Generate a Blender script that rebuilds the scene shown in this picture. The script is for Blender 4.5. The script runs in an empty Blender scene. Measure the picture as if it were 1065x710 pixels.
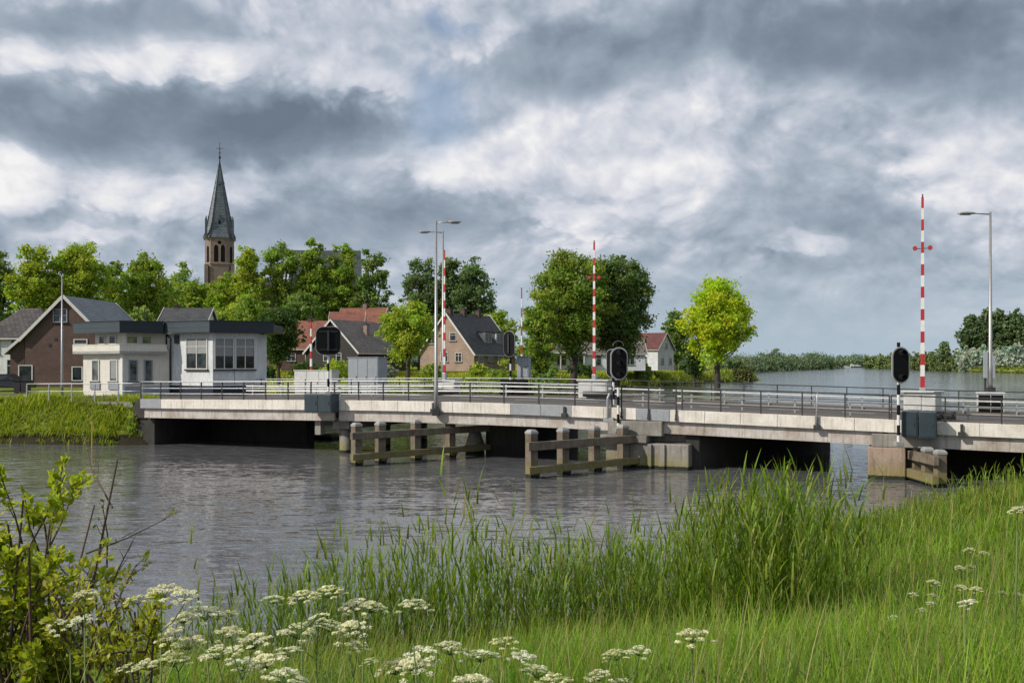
import bpy, math, random
import numpy as np
from mathutils import Matrix, Vector
R = math.radians
random.seed(7)
RNG = np.random.default_rng(7)
scene = bpy.context.scene
COL = scene.collection
F = 1000.0; CX = 532.5; HY = 378.0; H = 4.9      # photo geometry: focal (px), horizon row, eye height above water

def P(px, py, Z):                                # pixel + distance -> world point
    return Vector(((px-CX)/F*Z, Z, H-(py-HY)/F*Z))
def zat(py, Z): return H-(py-HY)/F*Z
def xat(px, Z): return (px-CX)/F*Z

# ------------------------------------------------------------------ materials
MATS = {}
def nt_new(name):
    m = bpy.data.materials.new(name); m.use_nodes = True
    nt = m.node_tree; nt.nodes.clear()
    return m, nt
def N(nt, typ, **kw):
    n = nt.nodes.new(typ)
    for k, v in kw.items():
        if k in n.inputs.keys() if isinstance(k, str) else False: n.inputs[k].default_value = v
        else: setattr(n, k, v)
    return n
def link(nt, a, b): nt.links.new(a, b)
def ramp(nt, fac, stops):
    r = nt.nodes.new('ShaderNodeValToRGB')
    e = r.color_ramp.elements
    while len(e) < len(stops): e.new(0.5)
    for i, (p, c) in enumerate(stops):
        e[i].position = p; e[i].color = (*c, 1) if len(c) == 3 else c
    link(nt, fac, r.inputs[0]); return r.outputs[0]
def noise(nt, vec, scale, detail=4, rough=.55, dist=0):
    n = nt.nodes.new('ShaderNodeTexNoise'); n.inputs['Scale'].default_value = scale
    n.inputs['Detail'].default_value = detail; n.inputs['Roughness'].default_value = rough
    n.inputs['Distortion'].default_value = dist
    if vec is not None: link(nt, vec, n.inputs['Vector'])
    return n.outputs['Fac']
def mapping(nt, vec, scale=(1,1,1), rot=(0,0,0), loc=(0,0,0)):
    m = nt.nodes.new('ShaderNodeMapping'); m.inputs['Scale'].default_value = scale
    m.inputs['Rotation'].default_value = rot; m.inputs['Location'].default_value = loc
    link(nt, vec, m.inputs['Vector']); return m.outputs[0]
def mixc(nt, fac, a, b, mode='MIX'):
    m = nt.nodes.new('ShaderNodeMix'); m.data_type = 'RGBA'; m.blend_type = mode
    for i, v in ((0, fac), (6, a), (7, b)):
        if hasattr(v, 'is_linked') or hasattr(v, 'links'): link(nt, v, m.inputs[i])
        else: m.inputs[i].default_value = v if i == 0 else ((*v, 1) if len(v) == 3 else v)
    return m.outputs[2]
def math_(nt, op, a, b=None, c=None, clamp=False):
    m = nt.nodes.new('ShaderNodeMath'); m.operation = op; m.use_clamp = clamp
    for i, v in enumerate((a, b, c)):
        if v is None: continue
        if hasattr(v, 'links'): link(nt, v, m.inputs[i])
        else: m.inputs[i].default_value = v
    return m.outputs[0]
def finish(nt, col, rough=.6, metal=0, bumpf=None, bump=.2, dist=.02, spec=.4):
    b = nt.nodes.new('ShaderNodeBsdfPrincipled'); o = nt.nodes.new('ShaderNodeOutputMaterial')
    if hasattr(col, 'links'): link(nt, col, b.inputs['Base Color'])
    else: b.inputs['Base Color'].default_value = (*col, 1)
    if hasattr(rough, 'links'): link(nt, rough, b.inputs['Roughness'])
    else: b.inputs['Roughness'].default_value = rough
    b.inputs['Metallic'].default_value = metal
    b.inputs['Specular IOR Level'].default_value = spec
    if bumpf is not None:
        bp = nt.nodes.new('ShaderNodeBump'); bp.inputs['Strength'].default_value = bump
        bp.inputs['Distance'].default_value = dist
        link(nt, bumpf, bp.inputs['Height']); link(nt, bp.outputs[0], b.inputs['Normal'])
    link(nt, b.outputs[0], o.inputs[0]); return b
def wpos(nt):
    return nt.nodes.new('ShaderNodeNewGeometry').outputs['Position']
def grime(name, c, c2=None, rough=.55, metal=0, sc=1.5, amt=.6, bump=.15, streak=True, algae=False, spec=.4):
    """weathered paint / concrete / metal: large blotches, vertical streaks, fine grain"""
    if name in MATS: return MATS[name]
    m, nt = nt_new(name); p = wpos(nt)
    c2 = c2 or tuple(x*.55 for x in c)
    n1 = noise(nt, p, sc, 6, .6); n2 = noise(nt, p, sc*9, 4, .6)
    f = math_(nt, 'MULTIPLY', ramp(nt, n1, [(.42, (0,0,0)), (.72, (1,1,1))]), amt)
    col = mixc(nt, f, c, c2)
    if streak:
        st = noise(nt, mapping(nt, p, (4, 4, .35)), 2.2, 5, .6)
        f2 = math_(nt, 'MULTIPLY', ramp(nt, st, [(.5, (0,0,0)), (.75, (1,1,1))]), amt*.8)
        col = mixc(nt, f2, col, tuple(x*.6 for x in c2))
    col = mixc(nt, .25, col, ramp(nt, n2, [(.3, (.35,.35,.35)), (.7, (1,1,1))]), 'MULTIPLY')
    if algae:
        sx = nt.nodes.new('ShaderNodeSeparateXYZ'); link(nt, p, sx.inputs[0])
        zz = math_(nt, 'ADD', sx.outputs[2], math_(nt, 'MULTIPLY', n1, -.9))
        a = math_(nt, 'SUBTRACT', 1, math_(nt, 'MULTIPLY', math_(nt, 'ADD', zz, .30), 1.5, clamp=True), clamp=True)
        col = mixc(nt, math_(nt, 'MULTIPLY', a, .62), col, (.20,.18,.025))
        w = math_(nt, 'LESS_THAN', sx.outputs[2], math_(nt, 'ADD', .1, math_(nt, 'MULTIPLY', n2, .12)))
        col = mixc(nt, w, col, (.018,.02,.012))
    finish(nt, col, rough, metal, n2, bump, .02, spec)
    MATS[name] = m; return m
def plain(name, c, rough=.5, metal=0, spec=.5):
    return grime(name, c, tuple(x*.7 for x in c), rough, metal, 3, .35, .05, False, False, spec)
def brickmat(name, c1, c2, mortar, bw=.22, bh=.07, axis='X'):
    m, nt = nt_new(name); p = wpos(nt)
    s = nt.nodes.new('ShaderNodeSeparateXYZ'); link(nt, p, s.inputs[0])
    cb = nt.nodes.new('ShaderNodeCombineXYZ')
    link(nt, math_(nt, 'ADD', s.outputs[0], math_(nt, 'MULTIPLY', s.outputs[1], .9)), cb.inputs[0]); link(nt, s.outputs[2], cb.inputs[1])
    b = nt.nodes.new('ShaderNodeTexBrick'); link(nt, cb.outputs[0], b.inputs['Vector'])
    b.inputs['Color1'].default_value = (*c1,1); b.inputs['Color2'].default_value = (*c2,1); b.inputs['Mortar'].default_value = (*mortar,1)
    b.inputs['Scale'].default_value = 1; b.inputs['Brick Width'].default_value = bw; b.inputs['Row Height'].default_value = bh
    b.inputs['Mortar Size'].default_value = .008
    n = noise(nt, p, .8, 6, .6)
    col = mixc(nt, .5, b.outputs[0], ramp(nt, n, [(.3, (.5,.5,.5)), (.7, (1.15,1.1,1.1))]), 'MULTIPLY')
    finish(nt, col, .8, 0, b.outputs['Fac'], .3, .01, .2); return m
def tilemat(name, c1, c2, w=.3, h=.33, rough=.6, tilt=1.0):
    """roof tiles: courses along the slope measured by height, columns by plan position"""
    m, nt = nt_new(name); tc = nt.nodes.new('ShaderNodeUVMap').outputs[0]
    b = nt.nodes.new('ShaderNodeTexBrick'); link(nt, tc, b.inputs['Vector'])
    b.inputs['Color1'].default_value = (*c1,1); b.inputs['Color2'].default_value = (*c2,1)
    b.inputs['Mortar'].default_value = (*(x*.35 for x in c1),1); b.inputs['Scale'].default_value = 1
    b.inputs['Brick Width'].default_value = w; b.inputs['Row Height'].default_value = h; b.inputs['Mortar Size'].default_value = .035
    b.inputs['Mortar Smooth'].default_value = .6
    n = noise(nt, wpos(nt), .9, 6, .65)
    col = mixc(nt, .6, b.outputs[0], ramp(nt, n, [(.3, (.45,.48,.45)), (.7, (1.2,1.15,1.1))]), 'MULTIPLY')
    finish(nt, col, rough, 0, b.outputs['Fac'], .6, -.04, .4); return m
def sidingmat(name, c, pitch=.16):
    m, nt = nt_new(name); p = wpos(nt)
    s = nt.nodes.new('ShaderNodeSeparateXYZ'); link(nt, p, s.inputs[0])
    fr = math_(nt, 'FRACT', math_(nt, 'DIVIDE', s.outputs[2], pitch))
    line = math_(nt, 'LESS_THAN', fr, .12)
    n = noise(nt, p, 1.2, 6, .6); st = noise(nt, mapping(nt, p, (4,4,.4)), 2, 5)
    col = mixc(nt, math_(nt, 'MULTIPLY', ramp(nt, n, [(.4,(0,0,0)),(.75,(1,1,1))]), .4), c, tuple(x*.62 for x in c))
    col = mixc(nt, math_(nt, 'MULTIPLY', ramp(nt, st, [(.5,(0,0,0)),(.8,(1,1,1))]), .35), col, tuple(x*.5 for x in c))
    col = mixc(nt, math_(nt, 'MULTIPLY', line, .5), col, tuple(x*.3 for x in c))
    finish(nt, col, .5, 0, fr, .4, .015); return m
def leafmat(name, tr=.35, rough=.55, tint=(1,1,1)):
    m, nt = nt_new(name)
    a = nt.nodes.new('ShaderNodeAttribute'); a.attribute_name = 'Col'
    c = mixc(nt, 1, a.outputs['Color'], tint, 'MULTIPLY')
    b = nt.nodes.new('ShaderNodeBsdfPrincipled'); link(nt, c, b.inputs['Base Color'])
    b.inputs['Roughness'].default_value = rough; b.inputs['Specular IOR Level'].default_value = .25
    t = nt.nodes.new('ShaderNodeBsdfTranslucent')
    link(nt, mixc(nt, 1, c, (1.25,1.5,.5), 'MULTIPLY'), t.inputs['Color'])
    mx = nt.nodes.new('ShaderNodeMixShader'); mx.inputs[0].default_value = tr
    link(nt, b.outputs[0], mx.inputs[1]); link(nt, t.outputs[0], mx.inputs[2])
    o = nt.nodes.new('ShaderNodeOutputMaterial'); link(nt, mx.outputs[0], o.inputs[0]); return m
def glassmat(name, tint=(.02,.025,.03), curtain=.0):
    m, nt = nt_new(name); p = wpos(nt)
    n = noise(nt, mapping(nt, p, (1,1,1)), 1.6, 3, .5)
    col = ramp(nt, n, [(.35, tuple(x*.4 for x in tint)), (.7, tuple(x*2.6+curtain for x in tint))])
    finish(nt, col, .06, 0, noise(nt, p, .7, 2), .05, .02, .6); return m

M_deckwhite = grime('painted_panel', (.78,.74,.67), (.46,.39,.31), .5, 0, 1.1, .6)
M_deckgrey = grime('grey_panel', (.36,.38,.40), (.22,.23,.24), .45, .2, 1.1, .5)
M_girder = grime('girder_paint', (.56,.52,.48), (.26,.19,.14), .5, 0, .9, .75)
M_darksteel = grime('dark_steel', (.045,.05,.055), (.09,.07,.05), .5, .3, 4, .5, .1, False)
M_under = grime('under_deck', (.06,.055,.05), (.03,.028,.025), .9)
M_galv = grime('galvanised', (.42,.44,.46), (.28,.28,.28), .42, .5, 4, .5, .1, False)
M_railwhite = grime('guard_rail_white', (.62,.62,.60), (.40,.38,.35), .45, .1, 3, .5, .1, False)
M_asphalt = grime('asphalt', (.075,.07,.066), (.12,.105,.09), .9, 0, 1.2, .6, .3, False)
M_walk = grime('walkway', (.15,.125,.105), (.09,.08,.07), .9, 0, 1.5, .6, .3, False)
M_mark = grime('road_marking', (.55,.55,.52), (.3,.3,.28), .7, 0, 3, .6, .1, False)
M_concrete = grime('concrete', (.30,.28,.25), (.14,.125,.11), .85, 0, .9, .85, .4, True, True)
M_concshade = grime('concrete_shaded', (.05,.047,.042), (.025,.024,.02), .9, 0, .9, .85, .4, True, False)  # concrete colour darkened to carry the deep shade under the deck
M_concpink = grime('concrete_pink', (.36,.27,.21), (.17,.13,.10), .85, 0, 1.3, .85, .4, True, True)
M_timber = grime('fender_timber', (.19,.155,.115), (.075,.058,.042), .85, 0, 2.2, .8, .5, True, True)
M_cap = grime('post_cap', (.33,.33,.32), (.22,.22,.2), .6, .1, 5, .6, .1, False)
M_slate = grime('slate_cabinet', (.028,.046,.058), (.05,.07,.08), .45, .1, 2, .5, .1)
M_cabgrey = grime('grey_cabinet', (.30,.33,.36), (.2,.22,.24), .5, .1, 1.5, .4, .1)
M_cabwhite = grime('white_cabinet', (.62,.62,.60), (.38,.37,.35), .5, 0, 2, .5, .1)
M_black = plain('signal_black', (.007,.007,.008), .7, 0, .15)
M_white = plain('paint_white', (.72,.72,.70), .4)
M_red = plain('paint_red', (.42,.025,.03), .4)
M_rim = plain('signal_rim', (.42,.43,.43), .4)
M_lens = plain('dark_lens', (.03,.03,.035), .15)
M_lampgrey = grime('lamp_pole', (.36,.36,.35), (.25,.24,.22), .4, .5, 2, .4, .05, False)
M_wallwhite = grime('render_white', (.70,.72,.73), (.46,.48,.48), .7, 0, .8, .7, .15)
M_siding = sidingmat('white_siding', (.70,.67,.60))
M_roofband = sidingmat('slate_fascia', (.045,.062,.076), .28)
M_roofbandshade = sidingmat('slate_fascia_shaded', (.022,.032,.042), .28)  # same slate, darkened in colour for the faces turned from the sun
M_plinth = grime('plinth_blue', (.016,.024,.038), None, .5)
M_glass = glassmat('glass'); M_glassc = glassmat('glass_curtain', (.04,.05,.05), .06)
M_blind = plain('blind', (.28,.29,.29), .8)
M_brick = brickmat('brick_brown', (.085,.052,.045), (.12,.07,.058), (.13,.11,.10))
M_brickpink = brickmat('brick_pink', (.36,.25,.19), (.30,.20,.15), (.36,.32,.28))
M_brickchurch = brickmat('brick_church', (.30,.225,.18), (.23,.17,.14), (.27,.23,.2))
M_trim = plain('trim_white', (.62,.61,.58), .5)
M_tiledark = tilemat('tile_dark', (.05,.043,.042), (.11,.095,.09), .45, .40)
M_tileblue = tilemat('tile_blue', (.11,.135,.16), (.16,.19,.215), .5, .36, .45)
M_tilered = tilemat('tile_red', (.30,.115,.075), (.22,.085,.06), .5, .4)
M_tilegrey = tilemat('tile_grey', (.15,.13,.115), (.2,.175,.155), .5, .4)
M_tilechar = tilemat('tile_charcoal', (.05,.052,.056), (.085,.085,.09), .5, .4)
M_slateroof = tilemat('spire_slate', (.09,.115,.135), (.125,.15,.17), .9, .7, .4)
M_naveroof = tilemat('nave_slate', (.05,.06,.066), (.07,.085,.09), .9, .7, .5)
M_woodblack = sidingmat('black_boards', (.028,.024,.022), .25)
M_bark = grime('bark', (.07,.058,.045), (.03,.026,.02), .9, 0, 5, .8, .5)
M_stem = plain('stem_green', (.10,.16,.035), .6)
M_twig = plain('twig', (.09,.055,.04), .7)
M_leaf = leafmat('leaf', .42); M_leaffar = leafmat('leaf_far', .2)
M_grass = leafmat('grass_blade', .42, .5, (1.1,1.12,1.0))
M_floret = leafmat('floret', .3, .7)
M_cross = plain('iron', (.03,.03,.035), .5, .3)
M_car = plain('car_paint', (.02,.022,.026), .25); M_tyre = plain('tyre', (.015,.015,.015), .8)
M_hull = plain('hull_white', (.7,.7,.7), .3); M_hulldark = plain('hull_dark', (.03,.035,.05), .4)

# ------------------------------------------------------------------ mesh helpers
WM = {}          # world matrix of every object we parent to
class MB:
    def __init__(s, M=None): s.v = []; s.f = []; s.mi = []; s.uv = None; s.M = M or Matrix(); s.smooth = False
    def add(s, vs, fs, mi=0):
        o = len(s.v); s.v += [s.M @ Vector(v) for v in vs]; s.f += [[i+o for i in f] for f in fs]; s.mi += [mi]*len(fs)
    def box(s, x0, x1, y0, y1, z0, z1, mi=0):
        s.add([(x0,y0,z0),(x1,y0,z0),(x1,y1,z0),(x0,y1,z0),(x0,y0,z1),(x1,y0,z1),(x1,y1,z1),(x0,y1,z1)],
              [(0,3,2,1),(4,5,6,7),(0,1,5,4),(1,2,6,5),(2,3,7,6),(3,0,4,7)], mi)
    def bar(s, a, b, w, h, mi=0):
        a = Vector(a); b = Vector(b); d = (b-a).normalized()
        up = Vector((0,0,1)) if abs(d.z) < .95 else Vector((0,1,0))
        x = d.cross(up).normalized()*w/2; y = x.cross(d).normalized()*h/2
        vs = [a-x-y, a+x-y, a+x+y, a-x+y, b-x-y, b+x-y, b+x+y, b-x+y]
        s.add(vs, [(0,1,2,3),(7,6,5,4),(0,4,5,1),(1,5,6,2),(2,6,7,3),(3,7,4,0)], mi)
    def tube(s, pts, rad, n=8, mi=0, cap=True):
        pts = [Vector(p) for p in pts]; rings = []
        for i, p in enumerate(pts):
            d = (pts[min(i+1, len(pts)-1)]-pts[max(i-1, 0)]).normalized()
            up = Vector((0,0,1)) if abs(d.z) < .9 else Vector((1,0,0))
            x = d.cross(up).normalized(); y = x.cross(d)
            r = rad[i] if isinstance(rad, (list, tuple)) else rad
            rings.append([p+(x*math.cos(k*2*math.pi/n)+y*math.sin(k*2*math.pi/n))*r for k in range(n)])
        vs = [v for r_ in rings for v in r_]; fs = []; 
        for i in range(len(pts)-1):
            for k in range(n):
                fs.append((i*n+k, i*n+(k+1)%n, (i+1)*n+(k+1)%n, (i+1)*n+k))
        if cap: fs += [tuple(range(n))[::-1], tuple((len(pts)-1)*n+k for k in range(n))]
        s.add(vs, fs, mi)
    def prism(s, poly, z0, z1, mi=0, scale_top=1):
        n = len(poly); cx = sum(p[0] for p in poly)/n; cy = sum(p[1] for p in poly)/n
        vs = [(x,y,z0) for x,y in poly]+[(cx+(x-cx)*scale_top, cy+(y-cy)*scale_top, z1) for x,y in poly]
        s.add(vs, [tuple(range(n))[::-1], tuple(range(n,2*n))]+[(i,(i+1)%n,n+(i+1)%n,n+i) for i in range(n)], mi)
    def sweep(s, prof, ss, zf, mi=0):            # closed (t,z) profile swept along local x with height zf(x)
        n = len(prof); vs = [(x,t,zf(x)+z) for x in ss for t,z in prof]; fs = []
        for i in range(len(ss)-1):
            for k in range(n): fs.append((i*n+k,(i+1)*n+k,(i+1)*n+(k+1)%n,i*n+(k+1)%n))
        fs += [tuple(range(n)), tuple((len(ss)-1)*n+k for k in range(n))[::-1]]
        s.add(vs, fs, mi)
    def build(s, name, mats, parent=None, bevel=0, smooth=False, uv=False):
        mats = mats if isinstance(mats, (list, tuple)) else [mats]
        me = bpy.data.meshes.new(name)
        Mi = WM[parent.name].inverted() if parent is not None else Matrix()
        me.from_pydata([Mi @ v for v in s.v], [], s.f)
        for m in mats: me.materials.append(m)
        for p, i in zip(me.polygons, s.mi): p.material_index = i; p.use_smooth = smooth
        if uv:                                   # slope-aligned UVs in metres
            ul = me.uv_layers.new(name='UVMap')
            for p in me.polygons:
                n = p.normal; h = Vector((0,0,1)).cross(n)
                h = h.normalized() if h.length > 1e-3 else Vector((1,0,0)); g = n.cross(h)
                for li in p.loop_indices:
                    c = me.vertices[me.loops[li].vertex_index].co
                    ul.data[li].uv = (c.dot(h), c.dot(g))
        o = bpy.data.objects.new(name, me); COL.objects.link(o)
        if parent is not None: o.parent = parent; WM[o.name] = WM[parent.name]
        else: WM[o.name] = Matrix()
        if bevel:
            b = o.modifiers.new('bevel', 'BEVEL'); b.width = bevel; b.segments = 2; b.limit_method = 'ANGLE'
        return o
def tag(o, label=None, cat=None, group=None, kind=None):
    for k, v in (('label', label), ('category', cat), ('group', group), ('kind', kind)):
        if v: o[k] = v
    return o
def empty(name, loc, label=None, cat=None, group=None, rz=0):
    o = bpy.data.objects.new(name, None); COL.objects.link(o); o.location = loc; o.rotation_euler = (0,0,rz)
    o.empty_display_size = .2
    WM[o.name] = Matrix.Translation(Vector(loc)) @ Matrix.Rotation(rz, 4, 'Z')
    return tag(o, label, cat, group)
def np_mesh(name, V, Fq, mat, cols=None, parent=None, smooth=False):
    """V (n,3) world coordinates, Fq (m,k) faces of equal size, cols (n,3)"""
    V = np.asarray(V, dtype=np.float64)
    if parent is not None:
        Mi = np.array(WM[parent.name].inverted()); V = V @ Mi[:3,:3].T + Mi[:3,3]
    me = bpy.data.meshes.new(name); m, k = Fq.shape
    me.vertices.add(len(V)); me.vertices.foreach_set('co', V.astype(np.float32).ravel())
    me.loops.add(m*k); me.loops.foreach_set('vertex_index', Fq.astype(np.int32).ravel())
    me.polygons.add(m); me.polygons.foreach_set('loop_start', np.arange(0, m*k, k, dtype=np.int32))
    if smooth: me.polygons.foreach_set('use_smooth', np.ones(m, dtype=bool))
    me.update(calc_edges=True)
    if cols is not None:
        a = me.color_attributes.new('Col', 'FLOAT_COLOR', 'POINT')
        c = np.ones((len(V), 4), dtype=np.float32); c[:, :3] = cols; a.data.foreach_set('color', c.ravel())
    me.materials.append(mat)
    o = bpy.data.objects.new(name, me); COL.objects.link(o)
    if parent is not None: o.parent = parent; WM[o.name] = WM[parent.name]
    else: WM[o.name] = Matrix()
    return o

# ------------------------------------------------------------------ terrain
WATER = [(-900,-40),(-60,11),(-16,13.5),(-8,15),(-5.7,15.2),(-3.5,15),(0,16),(3.2,19),(6.4,24),(10.6,29),(15.9,34),(20.2,38),(27,45),(38,52),
         (60,75),(110,130),(200,250),(258,400),(261,490),(280,600),(322,750),(500,1150),(540,1700),
         (490,1750),(440,1250),(330,1080),(140,700),(78,450),(64,360),(68,300),(72,280),(66,268),(43.7,233),(21.3,181),(10.7,158),(1,136),(-8,95),
         (-14,78),(-18,72),(-21,67),(-20.6,61),(-22.0,58.4),(-24.5,58.0),(-33,59.6),(-60,61.5),(-200,70),(-900,120)]
WP = np.array(WATER, dtype=float)
def sdist(X, Y):                                 # distance to the water's edge, positive on land
    X = np.asarray(X, float).ravel(); Y = np.asarray(Y, float).ravel()
    d = np.full(X.shape, 1e9); ins = np.zeros(X.shape, bool); n = len(WP)
    for i in range(n):
        x0, y0 = WP[i]; x1, y1 = WP[(i+1) % n]; ex, ey = x1-x0, y1-y0
        t = np.clip(((X-x0)*ex+(Y-y0)*ey)/(ex*ex+ey*ey), 0, 1)
        d = np.minimum(d, np.hypot(X-x0-t*ex, Y-y0-t*ey))
        c = (y0 > Y) != (y1 > Y)
        ins ^= c & (X < ex*(Y-y0)/(ey if ey else 1e-9)+x0)
    return np.where(ins, -d, d)
def sm(x, a, b):
    t = np.clip((x-a)/(b-a), 0, 1); return t*t*(3-2*t)
def wob(X, Y, s, ph=0):
    return (np.sin(X/s+ph)*np.cos(Y/s*1.13+ph*2)+.5*np.sin(X/s*2.3+1+ph)*np.sin(Y/s*2.1-ph)+.25*np.sin(X/s*5.1+Y/s*4.3+ph))/1.75
def gz(X, Y):
    X = np.asarray(X, float); Y = np.asarray(Y, float); sh = X.shape
    d = sdist(X, Y).reshape(sh); dn = np.maximum(d, 0)
    near = 3.3*(1-np.exp(-(dn*.29/3.3)**1.25)) 
    near = np.minimum(.26*dn, 3.0+.02*dn)
    far = 2.47*sm(dn, -.9, 2.6)+.4*sm(dn, 12, 30)+1.5*sm(dn, 25, 85)*sm(Y, 90, 130)
    far = far + .12*wob(X, Y, 6)*sm(dn, 12, 20)*sm(Y, 80, 100)
    w = sm(Y, 54, 46)if False else 1-sm(Y, 46, 54)
    z = near*w+far*(1-w) + .05*wob(X, Y, .9)*sm(dn, .3, 2)*w
    lf = 1-sm(dn, 2, 30)*(Y > 600)*.0
    z = z*lf
    return np.where(d < 0, np.maximum(d*.45, -1.6), z+.02)
def gz1(x, y): return float(gz(np.array([x]), np.array([y]))[0])

th = np.concatenate([np.arange(-180, -42, 3.0), np.arange(-42, 42, .24), np.arange(42, 180.01, 3.0)])
rr = np.concatenate([[0.02], np.exp(np.arange(math.log(.6), math.log(9000), .0125))])
TH, RR = np.meshgrid(np.radians(th), rr)
GX = RR*np.sin(TH); GY = RR*np.cos(TH)
GZ = gz(GX, GY)
nr, nc = GX.shape
idx = np.arange(nr*nc).reshape(nr, nc)
quads = np.stack([idx[:-1,:-1], idx[:-1,1:], idx[1:,1:], idx[1:,:-1]], -1).reshape(-1, 4)
def groundmat():
    m, nt = nt_new('ground'); p = wpos(nt)
    s = nt.nodes.new('ShaderNodeSeparateXYZ'); link(nt, p, s.inputs[0])
    n1 = noise(nt, p, .07, 7, .6); n2 = noise(nt, p, 1.3, 6, .65); n3 = noise(nt, p, 9, 3, .6)
    g = ramp(nt, n1, [(.3, (.12,.16,.025)), (.5, (.18,.225,.035)), (.72, (.23,.25,.055))])
    g = mixc(nt, .7, g, ramp(nt, n2, [(.3, (.35,.4,.3)), (.7, (1.3,1.25,1.1))]), 'MULTIPLY')
    g = mixc(nt, .5, g, ramp(nt, n3, [(.3, (.5,.5,.5)), (.7, (1.2,1.2,1.1))]), 'MULTIPLY')
    mud = math_(nt, 'LESS_THAN', s.outputs[2], math_(nt, 'ADD', .35, math_(nt, 'MULTIPLY', n2, .5)))
    g = mixc(nt, mud, g, (.03,.026,.016))
    soil = math_(nt, 'MULTIPLY', math_(nt, 'LESS_THAN', s.outputs[1], 47), .75)
    g = mixc(nt, soil, g, (.035,.04,.012))
    finish(nt, g, .95, 0, n2, .5, .15, .1); return m
g = np_mesh('ground', np.stack([GX.ravel(), GY.ravel(), GZ.ravel()], 1), quads[:, ::-1], groundmat(), smooth=True)
tag(g, 'grassy river banks and village land rising gently from the water', 'ground', kind='structure')

# water
def watermat():
    m, nt = nt_new('water'); p = wpos(nt)
    b = nt.nodes.new('ShaderNodeBsdfPrincipled'); o = nt.nodes.new('ShaderNodeOutputMaterial')
    n0 = noise(nt, mapping(nt, p, (.05,.09,1)), 1, 4, .6)
    c = ramp(nt, n0, [(.3, (.105,.107,.115)), (.7, (.14,.14,.145))])
    link(nt, c, b.inputs['Base Color']); b.inputs['Roughness'].default_value = .07; b.inputs['IOR'].default_value = 1.333
    b.inputs['Specular IOR Level'].default_value = .95
    # wind ripples as a slope field (independent of distance): crests run across the river, calmer and rougher patches
    def slope(scale, rot, sc, det, ax, ay, off):
        t = nt.nodes.new('ShaderNodeTexNoise'); t.inputs['Scale'].default_value = sc; t.inputs['Detail'].default_value = det; t.inputs['Roughness'].default_value = .6
        t.inputs['Distortion'].default_value = .25
        link(nt, mapping(nt, p, scale, (0,0,R(rot)), off), t.inputs['Vector'])
        v = nt.nodes.new('ShaderNodeVectorMath'); v.operation = 'SUBTRACT'; link(nt, t.outputs['Color'], v.inputs[0]); v.inputs[1].default_value = (.5,.5,.5)
        w = nt.nodes.new('ShaderNodeVectorMath'); w.operation = 'MULTIPLY'; link(nt, v.outputs[0], w.inputs[0]); w.inputs[1].default_value = (ax,ay,0); return w.outputs[0]
    def vadd(x, y):
        v = nt.nodes.new('ShaderNodeVectorMath'); v.operation = 'ADD'; link(nt, x, v.inputs[0]); link(nt, y, v.inputs[1]); return v.outputs[0]
    sl_ = vadd(slope((.75,2.6,1), -10, 1.8, 5, .20, .60, (0,0,0)), vadd(slope((1.2,3.0,1), 12, 5.0, 3, .16, .40, (3,7,0)), slope((.10,.42,1), -6, 1.0, 3, .06, .14, (9,2,0))))
    amp = ramp(nt, noise(nt, mapping(nt, p, (.03,.10,1), (0,0,R(-12))), 1, 4, .6), [(.35,(.55,)*3),(.65,(1.0,)*3)])
    vm = nt.nodes.new('ShaderNodeVectorMath'); vm.operation = 'MULTIPLY'; link(nt, sl_, vm.inputs[0]); link(nt, amp, vm.inputs[1])
    va = nt.nodes.new('ShaderNodeVectorMath'); va.operation = 'ADD'; link(nt, vm.outputs[0], va.inputs[0]); va.inputs[1].default_value = (0,0,1)
    vn = nt.nodes.new('ShaderNodeVectorMath'); vn.operation = 'NORMALIZE'; link(nt, va.outputs[0], vn.inputs[0]); link(nt, vn.outputs[0], b.inputs['Normal'])
    link(nt, b.outputs[0], o.inputs[0]); return m
wb = MB(); wb.add([(-9000,-300,0),(9000,-300,0),(9000,9000,0),(-9000,9000,0)], [(0,1,2,3)])
tag(wb.build('river_water', watermat()), 'grey rippled river water flowing under the bridge', 'water', kind='structure')

# ------------------------------------------------------------------ bridge frame
ALPHA = math.atan(.44)
BM = Matrix.Translation((0,48,0)) @ Matrix.Rotation(-ALPHA, 4, 'Z')
ca = math.cos(ALPHA)
def s_of(px, t=0):
    u = (px-CX)/F                                # s such that the point (s,t) sits on that sight line
    return (u*(48+t*ca)-t*math.sin(ALPHA))/(ca+u*math.sin(ALPHA))
def Zb(s, t=0): return 48 - s*math.sin(ALPHA) + t*ca
_tab = [(-400,2.3),(60,2.66),(150,2.70),(240,2.76),(400,2.88),(500,2.86),(588,2.80),(700,2.68),(839,2.54),(981,2.40),(1065,2.34)]
_sx = np.array([s_of(a) for a, b in _tab]); _sz = np.array([b for a, b in _tab])
_sx = np.append(_sx, 50.); _sz = np.append(_sz, 2.25)
_gs = np.linspace(-60, 50, 441); _gzv = np.interp(_gs, _sx, _sz)
_k = np.ones(21)/21; _gzv = np.convolve(np.pad(_gzv, 10, mode='edge'), _k, 'valid')
def zd(s): return float(np.interp(s, _gs, _gzv))
S0, S1 = s_of(147), 26.0
bridge = empty('road_bridge', (0,48,0), 'low white road bridge across the river with metal railings', 'bridge', rz=-ALPHA)
def srange(a, b, step=1.0):
    n = max(1, int(round((b-a)/step))); return [a+(b-a)*i/n for i in range(n+1)]
m = MB(BM); m.sweep([(.22,-.3),(11.5,-.3),(11.5,-.02),(.22,-.02)], srange(S0, S1), zd); m.build('deck', M_under, bridge)
m = MB(BM); m.sweep([(1.75,-.015),(9.7,-.015),(9.7,.01),(1.75,.01)], srange(S0, S1), zd); m.build('carriageway', M_asphalt, bridge)
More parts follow.
